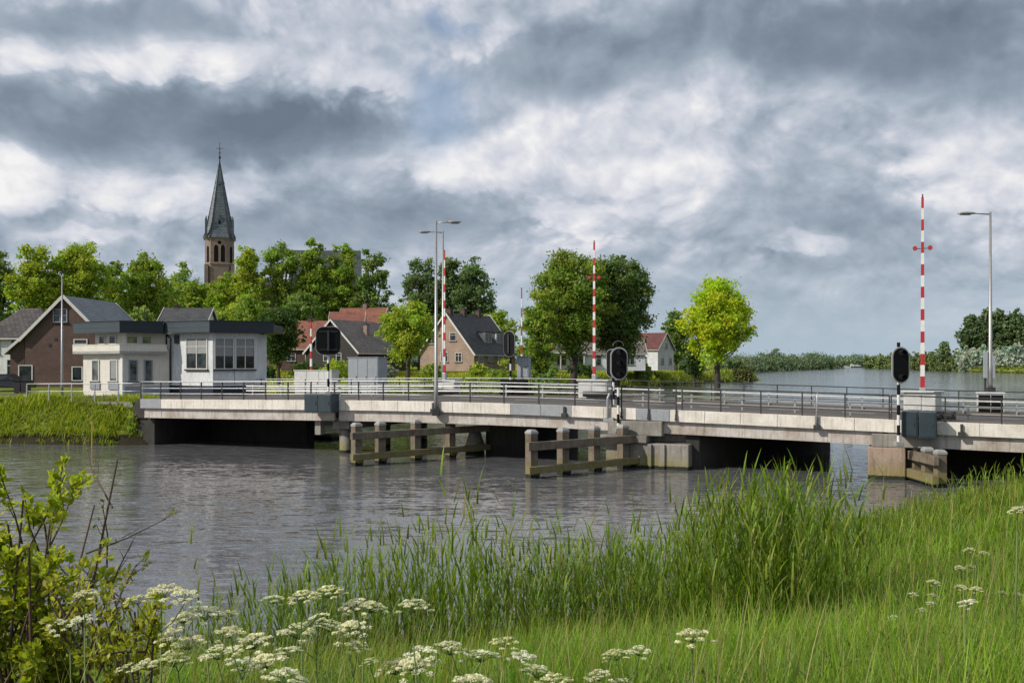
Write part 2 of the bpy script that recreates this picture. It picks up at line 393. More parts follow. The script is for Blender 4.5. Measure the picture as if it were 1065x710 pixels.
for a, b in ((.22,1.7),(9.75,11.45)):
    m = MB(BM); m.sweep([(a,-.015),(b,-.015),(b,.09),(a,.09)], srange(S0, S1), zd); m.build('walkway', M_walk, bridge)
m = MB(BM)
for t in (2.1, 9.3): m.sweep([(t,.011),(t+.13,.011),(t+.13,.015),(t,.015)], srange(S0, S1), zd)
s = S0+1
while s < S1-2: m.sweep([(5.7,.011),(5.83,.011),(5.83,.015),(5.7,.015)], [s, s+1.5], zd); s += 3.5
m.build('road_marking', M_mark, bridge)
# edge panels
s = S0; k = 0; JO = [s_of(640), s_of(349)]
greys = [(s_of(147), s_of(168)), (s_of(548), s_of(576)), (s_of(674), s_of(704)), (s_of(966), s_of(975))]  # leftmost grey run paints in shade; the other panels vary in colour
while s < S1-.1:
    e = min(s+1.62, S1); mid = (s+e)/2
    mt = M_deckgrey if any(a-.5 < mid < b+.5 for a, b in greys) else M_deckwhite
    m = MB(BM); m.sweep([(-.1,-.47),(.2,-.47),(.2,.07),(-.1,.07)], [s+.008, e-.008], zd)
    m.build('edge_panel', mt, bridge, bevel=.008); s = e; k += 1
m = MB(BM); m.sweep([(11.52,-.47),(11.7,-.47),(11.7,.07),(11.52,.07)], srange(S0, S1), zd); m.build('edge_beam', M_deckgrey, bridge)
for t in (.08, 2.6, 5, 7.4, 9.7, 11.1):
    m = MB(BM)
    for a, b in ((S0+.15, JO[1]-.15), (JO[1]+.15, JO[0]-.2), (JO[0]+.2, s_of(902)+.6), (s_of(902)+.8, S1)):
        dep = -1.05
        m.sweep([(t,dep),(t+.34,dep),(t+.34,dep+.05),(t+.2,dep+.05),(t+.2,-.48),(t+.14,-.48),(t+.14,dep+.05),(t,dep+.05)], srange(a, b), zd)
        if t < 1:
            x = a+1.3
            while x < b-.3: m.box(x, x+.03, t+.01, t+.14, zd(x)-.99, zd(x)-.48); x += 2.7
            m.sweep([(t+.02,dep+.055),(t+.13,dep+.055),(t+.13,-.485),(t+.02,-.485)], srange(a, b), zd)
    m.build('girder', M_girder if t < 1 else M_under, bridge)
m = MB(BM); x = S0+.5
while x < S1: m.box(x, x+.12, .66, 11.05, zd(x)-.85, zd(x)-.31); x += 2.2
m.build('cross_beams', M_under, bridge)
# railings
def railing(parent, M, t, sa, sb, step, mt_post, mt_rail, toprad, midrad, zoff=0, mids=(.72,.4), zfun=zd, name='railing', brackets=False):
    m = MB(M); ss = srange(sa, sb, 1.0)
    m.tube([(x,t,zfun(x)+1.1+zoff) for x in ss], toprad, 6)
    for h in mids: m.tube([(x,t,zfun(x)+h+zoff) for x in ss], midrad, 5)
    rl = m.build(name, mt_rail, parent, smooth=True)
    n = max(2, int(round((sb-sa)/step)))
    for i in range(n+1):
        x = sa+(sb-sa)*i/n; q = MB(M)
        q.box(x-.028, x+.028, t-.035, t+.035, zfun(x)-(.2 if brackets else 0)+zoff, zfun(x)+1.075+zoff)
        if brackets: q.box(x-.06, x+.06, t-.05, t+.02, zfun(x)-.42, zfun(x)-.3); q.box(x-.045,x+.045,t-.045,t-.036,zfun(x)-.3,zfun(x)-.12)
        q.build('post', mt_post, rl)
    return rl
jl, jr = s_of(641), s_of(704)
railing(bridge, BM, -.02, S0, s_of(452), 1.55, M_darksteel, M_galv, .042, .032)
railing(bridge, BM, -.02, s_of(455), jl-.2, 1.85, M_darksteel, M_galv, .036, .022)
railing(bridge, BM, -.14, jl+.3, jr, 1.85, M_darksteel, M_darksteel, .034, .02, brackets=True)
railing(bridge, BM, -.02, jr+.25, s_of(925), 1.85, M_darksteel, M_darksteel, .034, .02)
railing(bridge, BM, -.02, s_of(927), S1, 1.95, M_darksteel, M_darksteel, .034, .02)
railing(bridge, BM, 11.4, S0-2, s_of(640, 11), 1.9, M_darksteel, M_galv, .03, .02)
railing(bridge, BM, 11.4, s_of(642, 11), S1, 1.9, M_darksteel, M_darksteel, .03, .018)
for t in (1.72, 9.62):
    for a, b in (((S0, jl-.2), (jl+.3, S1)) if t > 5 else ((jl+.3, S1),)):
        m = MB(BM)
        for h in (.34, .66): m.sweep([(t-.03,h-.04),(t-.01,h),(t-.03,h+.04),(t+.02,h+.04),(t+.02,h-.04)], srange(a, b), zd)
        gr = m.build('guard_rail', M_railwhite, bridge)
        x = a+.5
        while x < b: q = MB(BM); q.box(x-.04, x+.04, t+.025, t+.1, zd(x)+.01, zd(x)+.75); x += 2.4; q.build('guard_post', M_galv, gr)
for px in (588, 452, 850, 1000):                 # joint brackets on the panels
    x = s_of(px); m = MB(BM); m.box(x-.14, x+.14, -.24, -.105, zd(x)-.52, zd(x)-.3); m.box(x-.05, x+.05, -.2, -.105, zd(x)-.3, zd(x)+.02)
    m.build('rail_bracket', M_darksteel, bridge, bevel=.01)
x = s_of(850); m = MB(BM); m.tube([(x,-.2,zd(x)-.4),(x,-.2,zd(x)+1.0),(x+.05,-.1,zd(x)+1.12)], .045, 8); m.build('drain_pipe', M_galv, bridge, smooth=True)
x = s_of(633); m = MB(BM); m.tube([(x,-.2,zd(x)-.45),(x+.02,-.2,zd(x)+.5),(x+.1,-.15,zd(x)+.72)], .06, 8); m.box(x-.2,x+.3,-.22,-.11,zd(x)-.6,zd(x)-.42)
m.build('joint_latch', M_galv, bridge, smooth=False)

# piers
def pier(loc_s, loc_t, label):
    w = BM @ Vector((loc_s, loc_t, 0)); return empty('bridge_pier', (w.x, w.y, 0), label, 'bridge pier', rz=-ALPHA)
e = pier(S0-2, 5, 'concrete abutment under the left end of the bridge beside the grassy bank')
m = MB(BM); m.box(S0-1, S0+.6, .45, 11.6, -1.5, zd(S0)-1.1); m.box(S0-1, S0-.02, .3, 11.7, zd(S0)-1.1, zd(S0)-.12); m.build('abutment_wall', M_concshade, e, bevel=.03)
m = MB(BM); m.box(S0+.62, s_of(325,6), 5.4, 6.2, -1.5, zd(S0)-1.1); m.build('inner_wall', M_concshade, e)
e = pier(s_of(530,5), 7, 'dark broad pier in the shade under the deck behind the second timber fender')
m = MB(BM); m.box(s_of(505,3.5), s_of(548,3.5), 3.5, 11.6, -1.5, zd(0)-1.1); m.build('pier_body', M_concshade, e, bevel=.04)
x = s_of(494,3.2); m = MB(BM); m.tube([(x,3.2,-1.5),(x,3.2,.55),(x,3.2,.9),(x,3.2,1.25)], [.55,.52,.4,.3], 14); m.build('column', M_concrete, e, smooth=True)
x = s_of(350); e = pier(x, 5, 'slim grey pier of three columns beneath the first bridge joint')
for t in (.9, 5, 9.5):
    m = MB(BM); m.tube([(x,t,-1.5),(x,t,zd(x)-1.5)], .34, 14); m.build('column', M_concrete, e, smooth=True)
m = MB(BM); m.box(x-.55, x+.5, .45, 11.2, zd(x)-1.52, zd(x)-1.08); m.build('cap_beam', M_concrete, e, bevel=.03)
x = s_of(326); m = MB(BM); m.box(x-.18, x+.18, .4, .8, zd(x)-1.85, zd(x)-1.05); e2 = m.build('hanging_bracket', M_concrete, e)
e = empty('concrete_jetty', P(305,455,66).to_tuple(), 'low flat concrete walkway just above the water behind the left bridge span', 'jetty')
m = MB(BM); m.box(s_of(262,9), s_of(352,9), 8.2, 9.6, -.1, .28); m.build('slab', M_concrete, e, bevel=.03)
m = MB(BM)
for px in (270, 300, 330): m.box(s_of(px,9)-.15, s_of(px,9)+.15, 8.5, 8.8, -1.5, -.1)
m.build('legs', M_timber, e)
sa, sb = s_of(655), s_of(718)
e = pier((sa+sb)/2, 5, 'massive stained concrete pier in the middle of the river with an algae line')
m = MB(BM); m.box(sa, sb, -.35, 11.8, -1.6, zd(sa)-1.55); m.build('pier_body', M_concrete, e, bevel=.05)
m = MB(BM); m.prism([(sb-.3,.35),(sb+.35,.35),(sb+5.0,12.4),(sb-.3,12.4)], -1.6, zd(sb)-1.07); m.build('side_wall', M_concshade, e, bevel=.04)
m = MB(BM); m.box(s_of(622), sa-.01, 1.2, 11.5, -1.6, .95); m.build('lower_block', M_concrete, e, bevel=.04)
m = MB(BM); m.box(s_of(626), sa+.95, -.5, .26, zd(sa)-1.53, zd(sa)-1.2); m.box(s_of(634), s_of(690), -.3, .22, zd(sa)-1.2, zd(sa)-.52)
m.box(s_of(640)-.4, sb+.3, .7, 11.3, zd(sa)-1.54, zd(sa)-1.06); m.build('bearing_ledge', M_concrete, e, bevel=.03)
m = MB(BM); m.box(sa+1.0, sa+1.18, -.5, -.352, -1, zd(sa)-1.56); m.box(sa+1.5, sa+1.8, -.45, -.352, -1, zd(sa)-1.56); m.build('buttress', M_concrete, e, bevel=.02)
sa, sb = s_of(903), s_of(942)
e = pier((sa+sb)/2, 5, 'reddish concrete pier below the right signal and timber guard')
m = MB(BM); m.box(sa, sb, -.3, 11.8, -1.6, zd(sa)-1.12); m.build('pier_body', M_concpink, e, bevel=.05)
m = MB(BM); m.box(sa+.15, sb+1.2, -.28, .06, zd(sa)-1.11, zd(sa)-.56); m.build('bearing_block', M_concrete, e, bevel=.03)
m = MB(BM); m.box(sb+.02, S1-2.3, 4.0, 4.6, -1.5, zd(sb)-1.12); m.build('inner_wall', M_concshade, e)
e = pier(S1, 5, 'far right abutment that carries the bridge onto the near bank')
m = MB(BM); m.box(S1-2.2, S1+3, -.2, 11.8, -1, zd(S1)-1.1); m.box(S1, S1+3, -.2, 11.8, zd(S1)-1.1, zd(S1)-.1); m.build('abutment_wall', M_concrete, e, bevel=.04)
# mooring posts seen under the bridge
for i, px in enumerate((842, 862, 882)):
    p = P(px, 462, 68); m = MB(); m.tube([(p.x,p.y,-1),(p.x,p.y,.22+.05*i)], .3, 9)
    m.tube([(p.x,p.y,.22+.05*i),(p.x,p.y,.3+.05*i)], [.33,.25], 9)
    tag(m.build('mooring_post', M_timber, None, smooth=False), ['left','middle','right'][i]+' of three short dark mooring posts beyond the bridge', 'mooring post', 'mooring posts beyond the bridge')

# timber fenders
def fender(label, a, b, posts, postz, up, lo, ext=(.4,.4), side=-1):
    """a,b: (x,y) ends; posts: fractions; up/lo: (z0,z1) of the rails"""
    a = Vector((*a,0)); b = Vector((*b,0)); d = (b-a).normalized(); n = Vector((d.y,-d.x,0))
    L = (b-a).length; M = Matrix.Translation(a) @ Matrix.Rotation(math.atan2(d.y, d.x), 4, 'Z')
    e = empty('timber_fender', a.to_tuple(), label, 'fender')
    for f in posts:
        x = f*L; q = MB(M); q.box(x-.2, x+.2, -.18, .2, -1.5, postz-.12)
        # diagonal notch brace beneath the lower rail
        q.add([(x-.19,-.181,lo[0]-.0),(x+.19,-.181,lo[0]),(x+.19,-.181,lo[0]-.45),(x-.19,-.36,lo[0]),(x+.19,-.36,lo[0])], [(0,1,4,3),(0,3,2),(3,4,2),(4,1,2)])
        po = q.build('post', M_timber, e, bevel=.015)
        q = MB(M); q.box(x-.215, x+.215, -.195, .215, postz-.118, postz-.03); q.prism([(x-.215,-.195),(x+.215,-.195),(x+.215,.215),(x-.215,.215)], postz-.03, postz+.07, 0, .6)
        q.build('cap', M_cap, po, bevel=.01)
    for z0, z1, w in ((*up, .0), (*lo, .06)):
        q = MB(M); q.box(-ext[0], L+ext[1], -.40-w, -.185, z0, z1); q.build('rail', M_timber, e, bevel=.02)
    return e
A = (xat(371,46.2), 46.2); B = (xat(500,51.5), 51.5)
fender('long timber fender with four capped posts nearer the left span', A, B, (0,.175,.45,.735), 2.0, (1.28,1.62), (.30,.60), (.5,.3))
A = (xat(553,41.3), 41.3); B = (xat(662,45.5), 45.5)
fender('timber fender leading to the middle pier with algae on its lower beam', A, B, (0,.28,.575,.86), 2.0, (1.2,1.56), (.22,.52), (.5,.15))
A = (xat(934,42.6), 42.6); B = (xat(979,38.1), 38.1)
fender('short dark timber fender running forward from the reddish right pier', A, B, (.2,.45,.7,.97), 1.42, (.88,1.25), (.1,.5), (.3,.25))

# cabinets on / beside the bridge
def cabinet(label, s0, s1, t0, t1, z0, z1, mt, doors=2, top=True, name='equipment_cabinet', mt2=None):
    w = BM @ Vector(((s0+s1)/2, (t0+t1)/2, z0)); e = empty(name, w.to_tuple(), label, 'cabinet', rz=-ALPHA)
    m = MB(BM); m.box(s0, s1, t0, t1, z0, z1); m.build('housing', mt, e, bevel=.02)
    if doors:
        wd = (s1-s0-.08)/doors
        for i in range(doors):
            m = MB(BM); m.box(s0+.05+i*wd, s0+.03+(i+1)*wd-.01, t0-.02, t0-.003, z0+.06, z1-.06); d = m.build('door', mt2 or mt, e, bevel=.006)
            m = MB(BM); x = s0+.03+(i+1)*wd-.12; m.box(x, x+.03, t0-.05, t0-.022, (z0+z1)/2-.08, (z0+z1)/2+.08); m.build('handle', M_darksteel, d)
    if top:
        m = MB(BM); m.box(s0-.05, s1+.05, t0-.05, t1+.05, z1+.002, z1+.06); m.build('lid', mt, e, bevel=.01)
    return e
Z = 52.4
cabinet('slate blue box hung on the bridge edge below the square signal', s_of(326), s_of(354), -.85, -.11, zat(428,Z), zat(409,Z), M_slate, 2, False)
Z = 39.9
cabinet('slate blue box hung on the bridge edge beside the right signal pole', s_of(938), s_of(955), -.75, -.11, zat(454,Z), zat(428,Z), M_slate, 1, False)
cabinet('dark slate box on the bridge edge under the tallest red and white boom', s_of(956), s_of(974), -.95, -.11, zat(455,Z), zat(428,Z), M_slate, 1, False)
zb = zd(s_of(382,12.5))-.1
cabinet('tall grey double door electrical cabinet beyond the bridge roadway', s_of(367,12.5), s_of(398,12.5), 11.9, 13.1, zb, zat(372,62.3), M_cabgrey, 3)
m = MB(BM); m.box(s_of(290,12.5), s_of(410,12.5), 11.75, 13.6, zb-.3, zb-.002); m.build('deck_platform', M_concrete, bridge, bevel=.02)
cabinet('low white utility cabinet left of the square signal', s_of(306,12), s_of(345,12), 12.0, 12.9, zb, zat(386,64.5), M_cabwhite, 3)

# barrier booms
def boom(label, px, t, ytop, nb, housing, w=.17, lights=True, s_h=None, low='red', mast=None):
    s = s_of(px, t); Z = Zb(s, t); z0 = zd(s)+.05; z1 = zat(ytop, Z)
    w0 = BM @ Vector((s,t,z0)); e = empty('barrier_boom', w0.to_tuple(), label, 'barrier', rz=-ALPHA)
    if housing:
        a, b, y0, y1 = housing; m = MB(BM); m.box(s+a, s+b, t-.4, t+.45, z0, zat(y0,Z)); h = m.build('housing', M_cabwhite, e, bevel=.03)
        m = MB(BM); m.box(s+a+.08, (s*2+a+b)/2-.04, t-.42, t-.403, z0+.1, zat(y0,Z)-.08); m.box((s*2+a+b)/2+.04, s+b-.08, t-.42, t-.403, z0+.1, zat(y0,Z)-.08); m.build('panel', M_cabwhite, h, bevel=.008)
        m = MB(BM); m.box(s+a-.1, s+b+.1, t-.5, t+.5, zat(y0,Z)+.002, zat(y0,Z)+.07); m.build('lid', M_cabwhite, h, bevel=.015)
        m = MB(BM); m.tube([(s-.45,t-.62,z0+.25),(s+1.3,t-.62,z0+.25)], .17, 10); m.build('counterweight', M_darksteel, e, smooth=False)
    zs = z0+.4; m = MB(BM); m.box(s-.12, s+.12, t-.12, t+.12, zs, zs+1.0); m.build('arm_socket', M_galv, e, bevel=.02)
    zs += 1.0; m = MB(BM)
    for i in range(nb):
        a = zs+(z1-zs)*i/nb; b = zs+(z1-zs)*(i+1)/nb; wa = w*(1-.45*i/nb)/2; wb_ = w*(1-.45*(i+1)/nb)/2
        mi = (i+nb) % 2
        m.add([(s-wa,t-wa*.7,a),(s+wa,t-wa*.7,a),(s+wa,t+wa*.7,a),(s-wa,t+wa*.7,a),(s-wb_,t-wb_*.7,b),(s+wb_,t-wb_*.7,b),(s+wb_,t+wb_*.7,b),(s-wb_,t+wb_*.7,b)],
              [(0,1,5,4),(1,2,6,5),(2,3,7,6),(3,0,4,7)]+([(4,5,6,7)] if i == nb-1 else []), mi)
    m.build('striped_arm', [M_white, M_red], e)
    if lights:
        zl = zs+(z1-zs)*.73; m = MB(BM); m.bar((s-.3,t,zl),(s+.3,t,zl),.03,.03); br = m.build('light_bracket', M_darksteel, e)
        for q in (-1,1):
            m = MB(BM); m.tube([(s+q*.3,t-.1,zl+.02),(s+q*.3,t+.1,zl+.02)], .095, 10); m.build('warning_light', M_red, br, smooth=False)
    m = MB(BM); m.tube([(s,t,z1),(s,t,z1+.12)], .03, 6); m.build('tip', M_darksteel, e)
    return e
boom('tallest raised red and white barrier boom at the right end of the bridge', 959.5, 1.1, 205, 17, (-.75,.75,408,0), .18)
boom('raised red and white barrier boom in front of the big green tree', 618, 9.9, 252, 17, (-.85,.9,396,0), .17)
boom('raised red and white barrier boom beside the pair of street lamps', 462.3, 10.4, 262, 15, (-.5,.9,396,0), .14, False)
boom('slim raised barrier boom behind the middle left signal', 542.5, 12.3, 301, 9, None, .11, False)
boom('short raised barrier boom beside the low white cabinet', 323.5, 12.4, 334, 7, None, .16, False)
s = s_of(544.5, 12.3); w0 = BM @ Vector((s, 12.3, zd(s)))
cabinet('small grey drive box at the slim boom behind the railing', s_of(539,12.0), s_of(551,12.0), 11.8, 12.2, zat(393,59.5), zat(371,59.5), M_cabgrey, 1, True)
q = MB(BM); q.box(s-.1, s+.1, 11.9, 12.1, zd(s)-.5, zat(393,59.5)); q.build('stand', M_darksteel, bpy.data.objects['equipment_cabinet.005'] if 'equipment_cabinet.005' in bpy.data.objects else None)
m = MB(BM); m.box(s_of(528,12), s_of(552,12), 11.75, 12.6, zd(s)-.4, zd(s)-.02); m.build('deck_platform', M_concrete, bridge)
for pxa, pxb in ((525,537),(538,549)):
    cabinet('dark low control box behind the far railing, '+('left' if pxa == 525 else 'right')+' of two', s_of(pxa,11), s_of(pxb,11), 10.4, 11.1, zd(s)+.1, zat(396,59), M_black, 1, True)

# signals
def capsule(w, h, n=10, ex=.5):
    r = w/2*ex*2 if ex <= .5 else w/2; r = min(w, h)*ex; pts = []
    for cx_, cz_, a0 in ((w/2-r, h/2-r, 0), (-w/2+r, h/2-r, 90), (-w/2+r, -h/2+r, 180), (w/2-r, -h/2+r, 270)):
        for i in range(n+1):
            a = R(a0+90*i/n); pts.append((cx_+r*math.cos(a), cz_+r*math.sin(a)))
    return pts
def plate(m, M, w, h, y0, y1, ex, zc, mi=0):
    pts = capsule(w, h, 8, ex); n = len(pts); mm = m.M; m.M = M
    m.add([(x,y0,z+zc) for x,z in pts]+[(x,y1,z+zc) for x,z in pts], [tuple(range(n))[::-1], tuple(range(n,2*n))]+[(i,(i+1)%n,n+(i+1)%n,n+i) for i in range(n)][::1], mi)
    m.M = mm
def signal(label, px, t, y_top, y_bot, wpx, ybase, ex=.5, yaw=0, back=False, hoods=3, bands=None, boxes=False, top=True):
    s = s_of(px, t); Z = Zb(s, t); wp = BM @ Vector((s,t,0)); x, y = wp.x, wp.y
    zt, zb_, z0 = zat(y_top,Z), zat(y_bot,Z), zat(ybase,Z); h = zt-zb_; w = wpx/F*Z; zc = (zt+zb_)/2
    e = empty('signal_light', (x,y,z0), label, 'signal light')
    m = MB(); zz = z0; i = 0; bd = .42
    while zz < zb_+.1:
        zn = min(zz+bd, zb_+.1); m.tube([(x,y,zz),(x,y,zn)], .065, 10, i % 2, cap=False); zz = zn; i += 1
    m.tube([(x,y,zb_+.1),(x,y,zt+.02)], .05, 8, 1)
    m.build('banded_pole', [M_white, M_black], e, smooth=True)
    m = MB(); m.box(x-.16, x+.16, y-.16, y+.16, z0-.03, z0+.16); m.build('foot', M_cap, e, bevel=.02)
    M = Matrix.Translation((x,y,0)) @ Matrix.Rotation(yaw, 4, 'Z') 
    rw = .05 if back else .12
    m = MB(); plate(m, M, w, h, -.16, -.12, ex, zc); m.build('rim', M_rim, e)
    m = MB(); plate(m, M, w-rw, h-rw, -.185, -.162, ex, zc); bd_ = m.build('backboard', M_black, e)
    m = MB(); plate(m, M, w-.16, h-.16, -.118, .02, ex, zc); m.build('casing', M_black, e)
    if not back:
        for k in range(hoods):
            hz = zc+(k-(hoods-1)/2)*-(h-.45)/max(hoods-1,1)*.95; cols_ = (-.14,.14) if hoods == 2 and w > 1 else (0,)
            for cxx in cols_:
                q = MB(M); q.tube([(cxx,-.185,hz),(cxx,-.20,hz)], .11, 14); ln = q.build('lens', M_lens, bd_)
                q = MB(M); pts = []
                for i in range(9):
                    a = R(-10+200*i/8); pts += [(cxx+.14*math.cos(a), -.187, hz+.14*math.sin(a)), (cxx+.14*math.cos(a), -.42, hz+.14*math.sin(a)-.03)]
                q.add(pts, [(2*i,2*i+1,2*i+3,2*i+2) for i in range(8)]); q.build('hood', M_black, ln)
    else:
        q = MB(M); q.box(-.05,.05,-.27,-.187,zc-h*.36,zc+h*.36); q.build('back_rib', M_darksteel, bd_, bevel=.01)
        if ex < .4:
            q = MB(M); q.box(-w*.36,w*.36,-.21,-.187,zc+h*.30,zc+h*.33); q.box(-w*.36,w*.36,-.21,-.187,zc-h*.33,zc-h*.30); q.build('back_frame', M_darksteel, bd_)
    if top:
        q = MB(); q.tube([(x,y,zt),(x,y,zt+.18)], .07, 8); q.build('sensor', M_black, e)
    return e
signal('oval black signal with white rim on banded pole at the right end of the bridge', 934.5, -1.0, 360.5, 398.5, 20.5, 463, .5, R(12), False, 2)
sg = signal('oval black signal with pale rim on banded pole above the middle pier', 643, -.35, 361, 395, 18.5, 449, .5, R(8), False, 3, top=False)
s = s_of(643,-.35); w0 = BM @ Vector((s,-.35,0)); Zm = w0.y
m = MB(); m.tube([(w0.x+.25*math.cos(a), w0.y, zat(358,Zm)-.06+.22*math.sin(a)) for a in [R(20*i) for i in range(10)]], .008, 5); m.build('lifting_loop', M_galv, sg)
signal('dark signal panel right behind the oval signal of the middle pier', 638, 1.2, 363, 392, 13, 424, .4, R(-30), True, top=False)
signal('rear of an oval black signal beyond the far railing near the bridge middle', 531, 11.2, 344, 371, 14.5, 413, .5, R(-35), True, top=False)
signal('wide square black signal panel above the left slate box', 341.5, -.5, 339.5, 369, 26, 410, .3, R(10), True, top=False)

# street lamps
def lamp(label, px, t, ytop, ybase, dirn, arm, grp=None, Zo=None):
    s = s_of(px,t); wp = BM @ Vector((s,t,0)); Z = wp.y; x, y = wp.x, wp.y; z0 = zat(ybase,Z); z1 = zat(ytop,Z)
    e = empty('street_lamp', (x,y,z0), label, 'street lamp', grp)
    m = MB(); m.tube([(x,y,z0),(x,y,z0+1.2),(x,y,z0+1.25),(x,y,z1)], [.11,.11,.095,.055], 12); m.build('pole', M_lampgrey, e, smooth=True)
    m = MB(); m.tube([(x,y,z1-.12),(x+dirn*arm*.45,y,z1-.08),(x+dirn*arm*.6,y,z1-.08)], [.035,.03,.03], 8); m.build('arm', M_lampgrey, e, smooth=True)
    a0 = x+dirn*arm*.5; m = MB(); L = arm*.62; zc = z1-.08
    secs = [(0,.05,.05),(.15,.12,.08),(.5,.17,.1),(.85,.14,.07),(1,.04,.03)]; vs = []; n = 10
    for f, ww, hh in secs: vs += [(a0+dirn*L*f, y+ww*math.cos(2*math.pi*k/n), zc+hh*math.sin(2*math.pi*k/n)*(1 if math.sin(2*math.pi*k/n) > 0 else .5)) for k in range(n)]
    m.add(vs, [(i*n+k,i*n+(k+1)%n,(i+1)*n+(k+1)%n,(i+1)*n+k) for i in range(4) for k in range(n)]+[tuple(range(n)), tuple(4*n+k for k in range(n))])
    h = m.build('lamp_head', M_lampgrey, e, smooth=True)
    m = MB(); m.box(min(a0+dirn*L*.3,a0+dirn*L*.85), max(a0+dirn*L*.3,a0+dirn*L*.85), y-.1, y+.1, zc-.075, zc-.05); m.build('lens', M_cap, h)
    m = MB(); m.box(x-.2, x+.2, y-.16, y+.16, z0-.25, z0+.12); m.build('foot', M_darksteel, e, bevel=.02)
    return e
lamp('taller street lamp in the pair, its arm pointing right', 453.5, -.22, 229.5, 427, 1, 1.15)
lamp('street lamp in the pair with its arm pointing left', 460.8, 12.0, 240, 396, -1, 1.45)
lamp('lone street lamp at far right with its arm pointing left', 1030, 11.0, 220.5, 405, -1, 1.5)
x = s_of(1030,10.6); 
cabinet('pale metal control box with dark front below the lone street lamp', s_of(1016,10.4), s_of(1044,10.4), 9.9, 10.9, zat(432,Zb(x,10.4)), zat(409,Zb(x,10.4)), M_cabwhite, 2, True, mt2=M_black)
sgn = empty('back_of_sign', (BM @ Vector((s_of(1025,11.2),11.2,zd(x)))).to_tuple(), 'narrow grey sign panel seen from behind beside the lone lamp pole', 'sign')
Zs_ = Zb(s_of(1025,11.2),11.2)
m = MB(BM); sx_ = s_of(1024.5,11.2); m.tube([(sx_,11.2,zd(sx_)),(sx_,11.2,zat(366,Zs_))], .05, 8); m.build('pole', M_darksteel, sgn)
m = MB(BM); m.box(sx_-.1,sx_+.12,10.9,11.1,zat(393,Zs_),zat(366,Zs_)); m.box(sx_+.28,sx_+.46,10.95,11.1,zat(393,Zs_),zat(370,Zs_)); m.build('panel', M_cabgrey, sgn, bevel=.02)

# ------------------------------------------------------------------ left bank furniture
PA, PB = P(28,417,61.5), P(148,417,58.6)
d = (PB-PA); d.z = 0
LM = Matrix.Translation((PA.x,PA.y,0)) @ Matrix.Rotation(math.atan2(d.y,d.x),4,'Z')
rr_ = empty('path_railing', (PA.x,PA.y,2.6), 'thin grey railing along the path on the grassy left bank', 'railing')
railing(rr_, LM, 0, 0, d.length, 1.75, M_galv, M_galv, .035, .028, mids=(.62,), zfun=lambda s: 2.5+.1*s/d.length, name='rails')
m = MB(LM); m.box(-30, d.length+.5, .6, 2.2, 2.2, 2.52); o = m.build('gravel_path', grime('gravel', (.30,.28,.25), (.18,.17,.15), .95, 0, 4, .6, .4, False)); tag(o, 'pale gravel path along the top of the left bank', 'path', kind='structure')
# approach road to the left
m = MB(BM); m.sweep([(1.7,-.3),(9.7,-.3),(9.7,.0),(1.7,.0)], srange(-75, S0-.03, 2), zd)
tag(m.build('approach_road', M_asphalt), 'asphalt road running left from the bridge', 'road', kind='structure')
m = MB(BM); m.sweep([(.2,-.6),(11.5,-.6),(11.5,.0),(.2,.0)], srange(S1+.03, 60, 2), zd)
tag(m.build('approach_road', M_asphalt), 'asphalt road running right from the bridge', 'road', kind='structure')
# flag pole
p = P(64.5,417,62); e = empty('flag_pole', (p.x,p.y,2.8), 'slim pale flag pole in front of the brown brick house', 'flag pole')
m = MB(); m.tube([(p.x,p.y,2.7),(p.x,p.y,3.6),(p.x,p.y,zat(288,62))], [.1,.085,.035], 10); m.build('pole', M_lampgrey, e, smooth=True)
m = MB(); m.tube([(p.x,p.y,zat(288,62)),(p.x,p.y,zat(288,62)+.08)], .06, 8); m.build('finial', M_white, e)
p = P(95.5,452,56); 
m = MB(); m.tube([(p.x,p.y,-.5),(p.x+.03,p.y,zat(440,56))], .035, 7); m.box(p.x-.06,p.x+.06,p.y-.04,p.y+.04,zat(441,56),zat(438.5,56))
tag(m.build('marker_stake', plain('stake_yellow', (.45,.33,.05), .7)), 'thin yellow marker stake in the water by the left bank', 'stake')

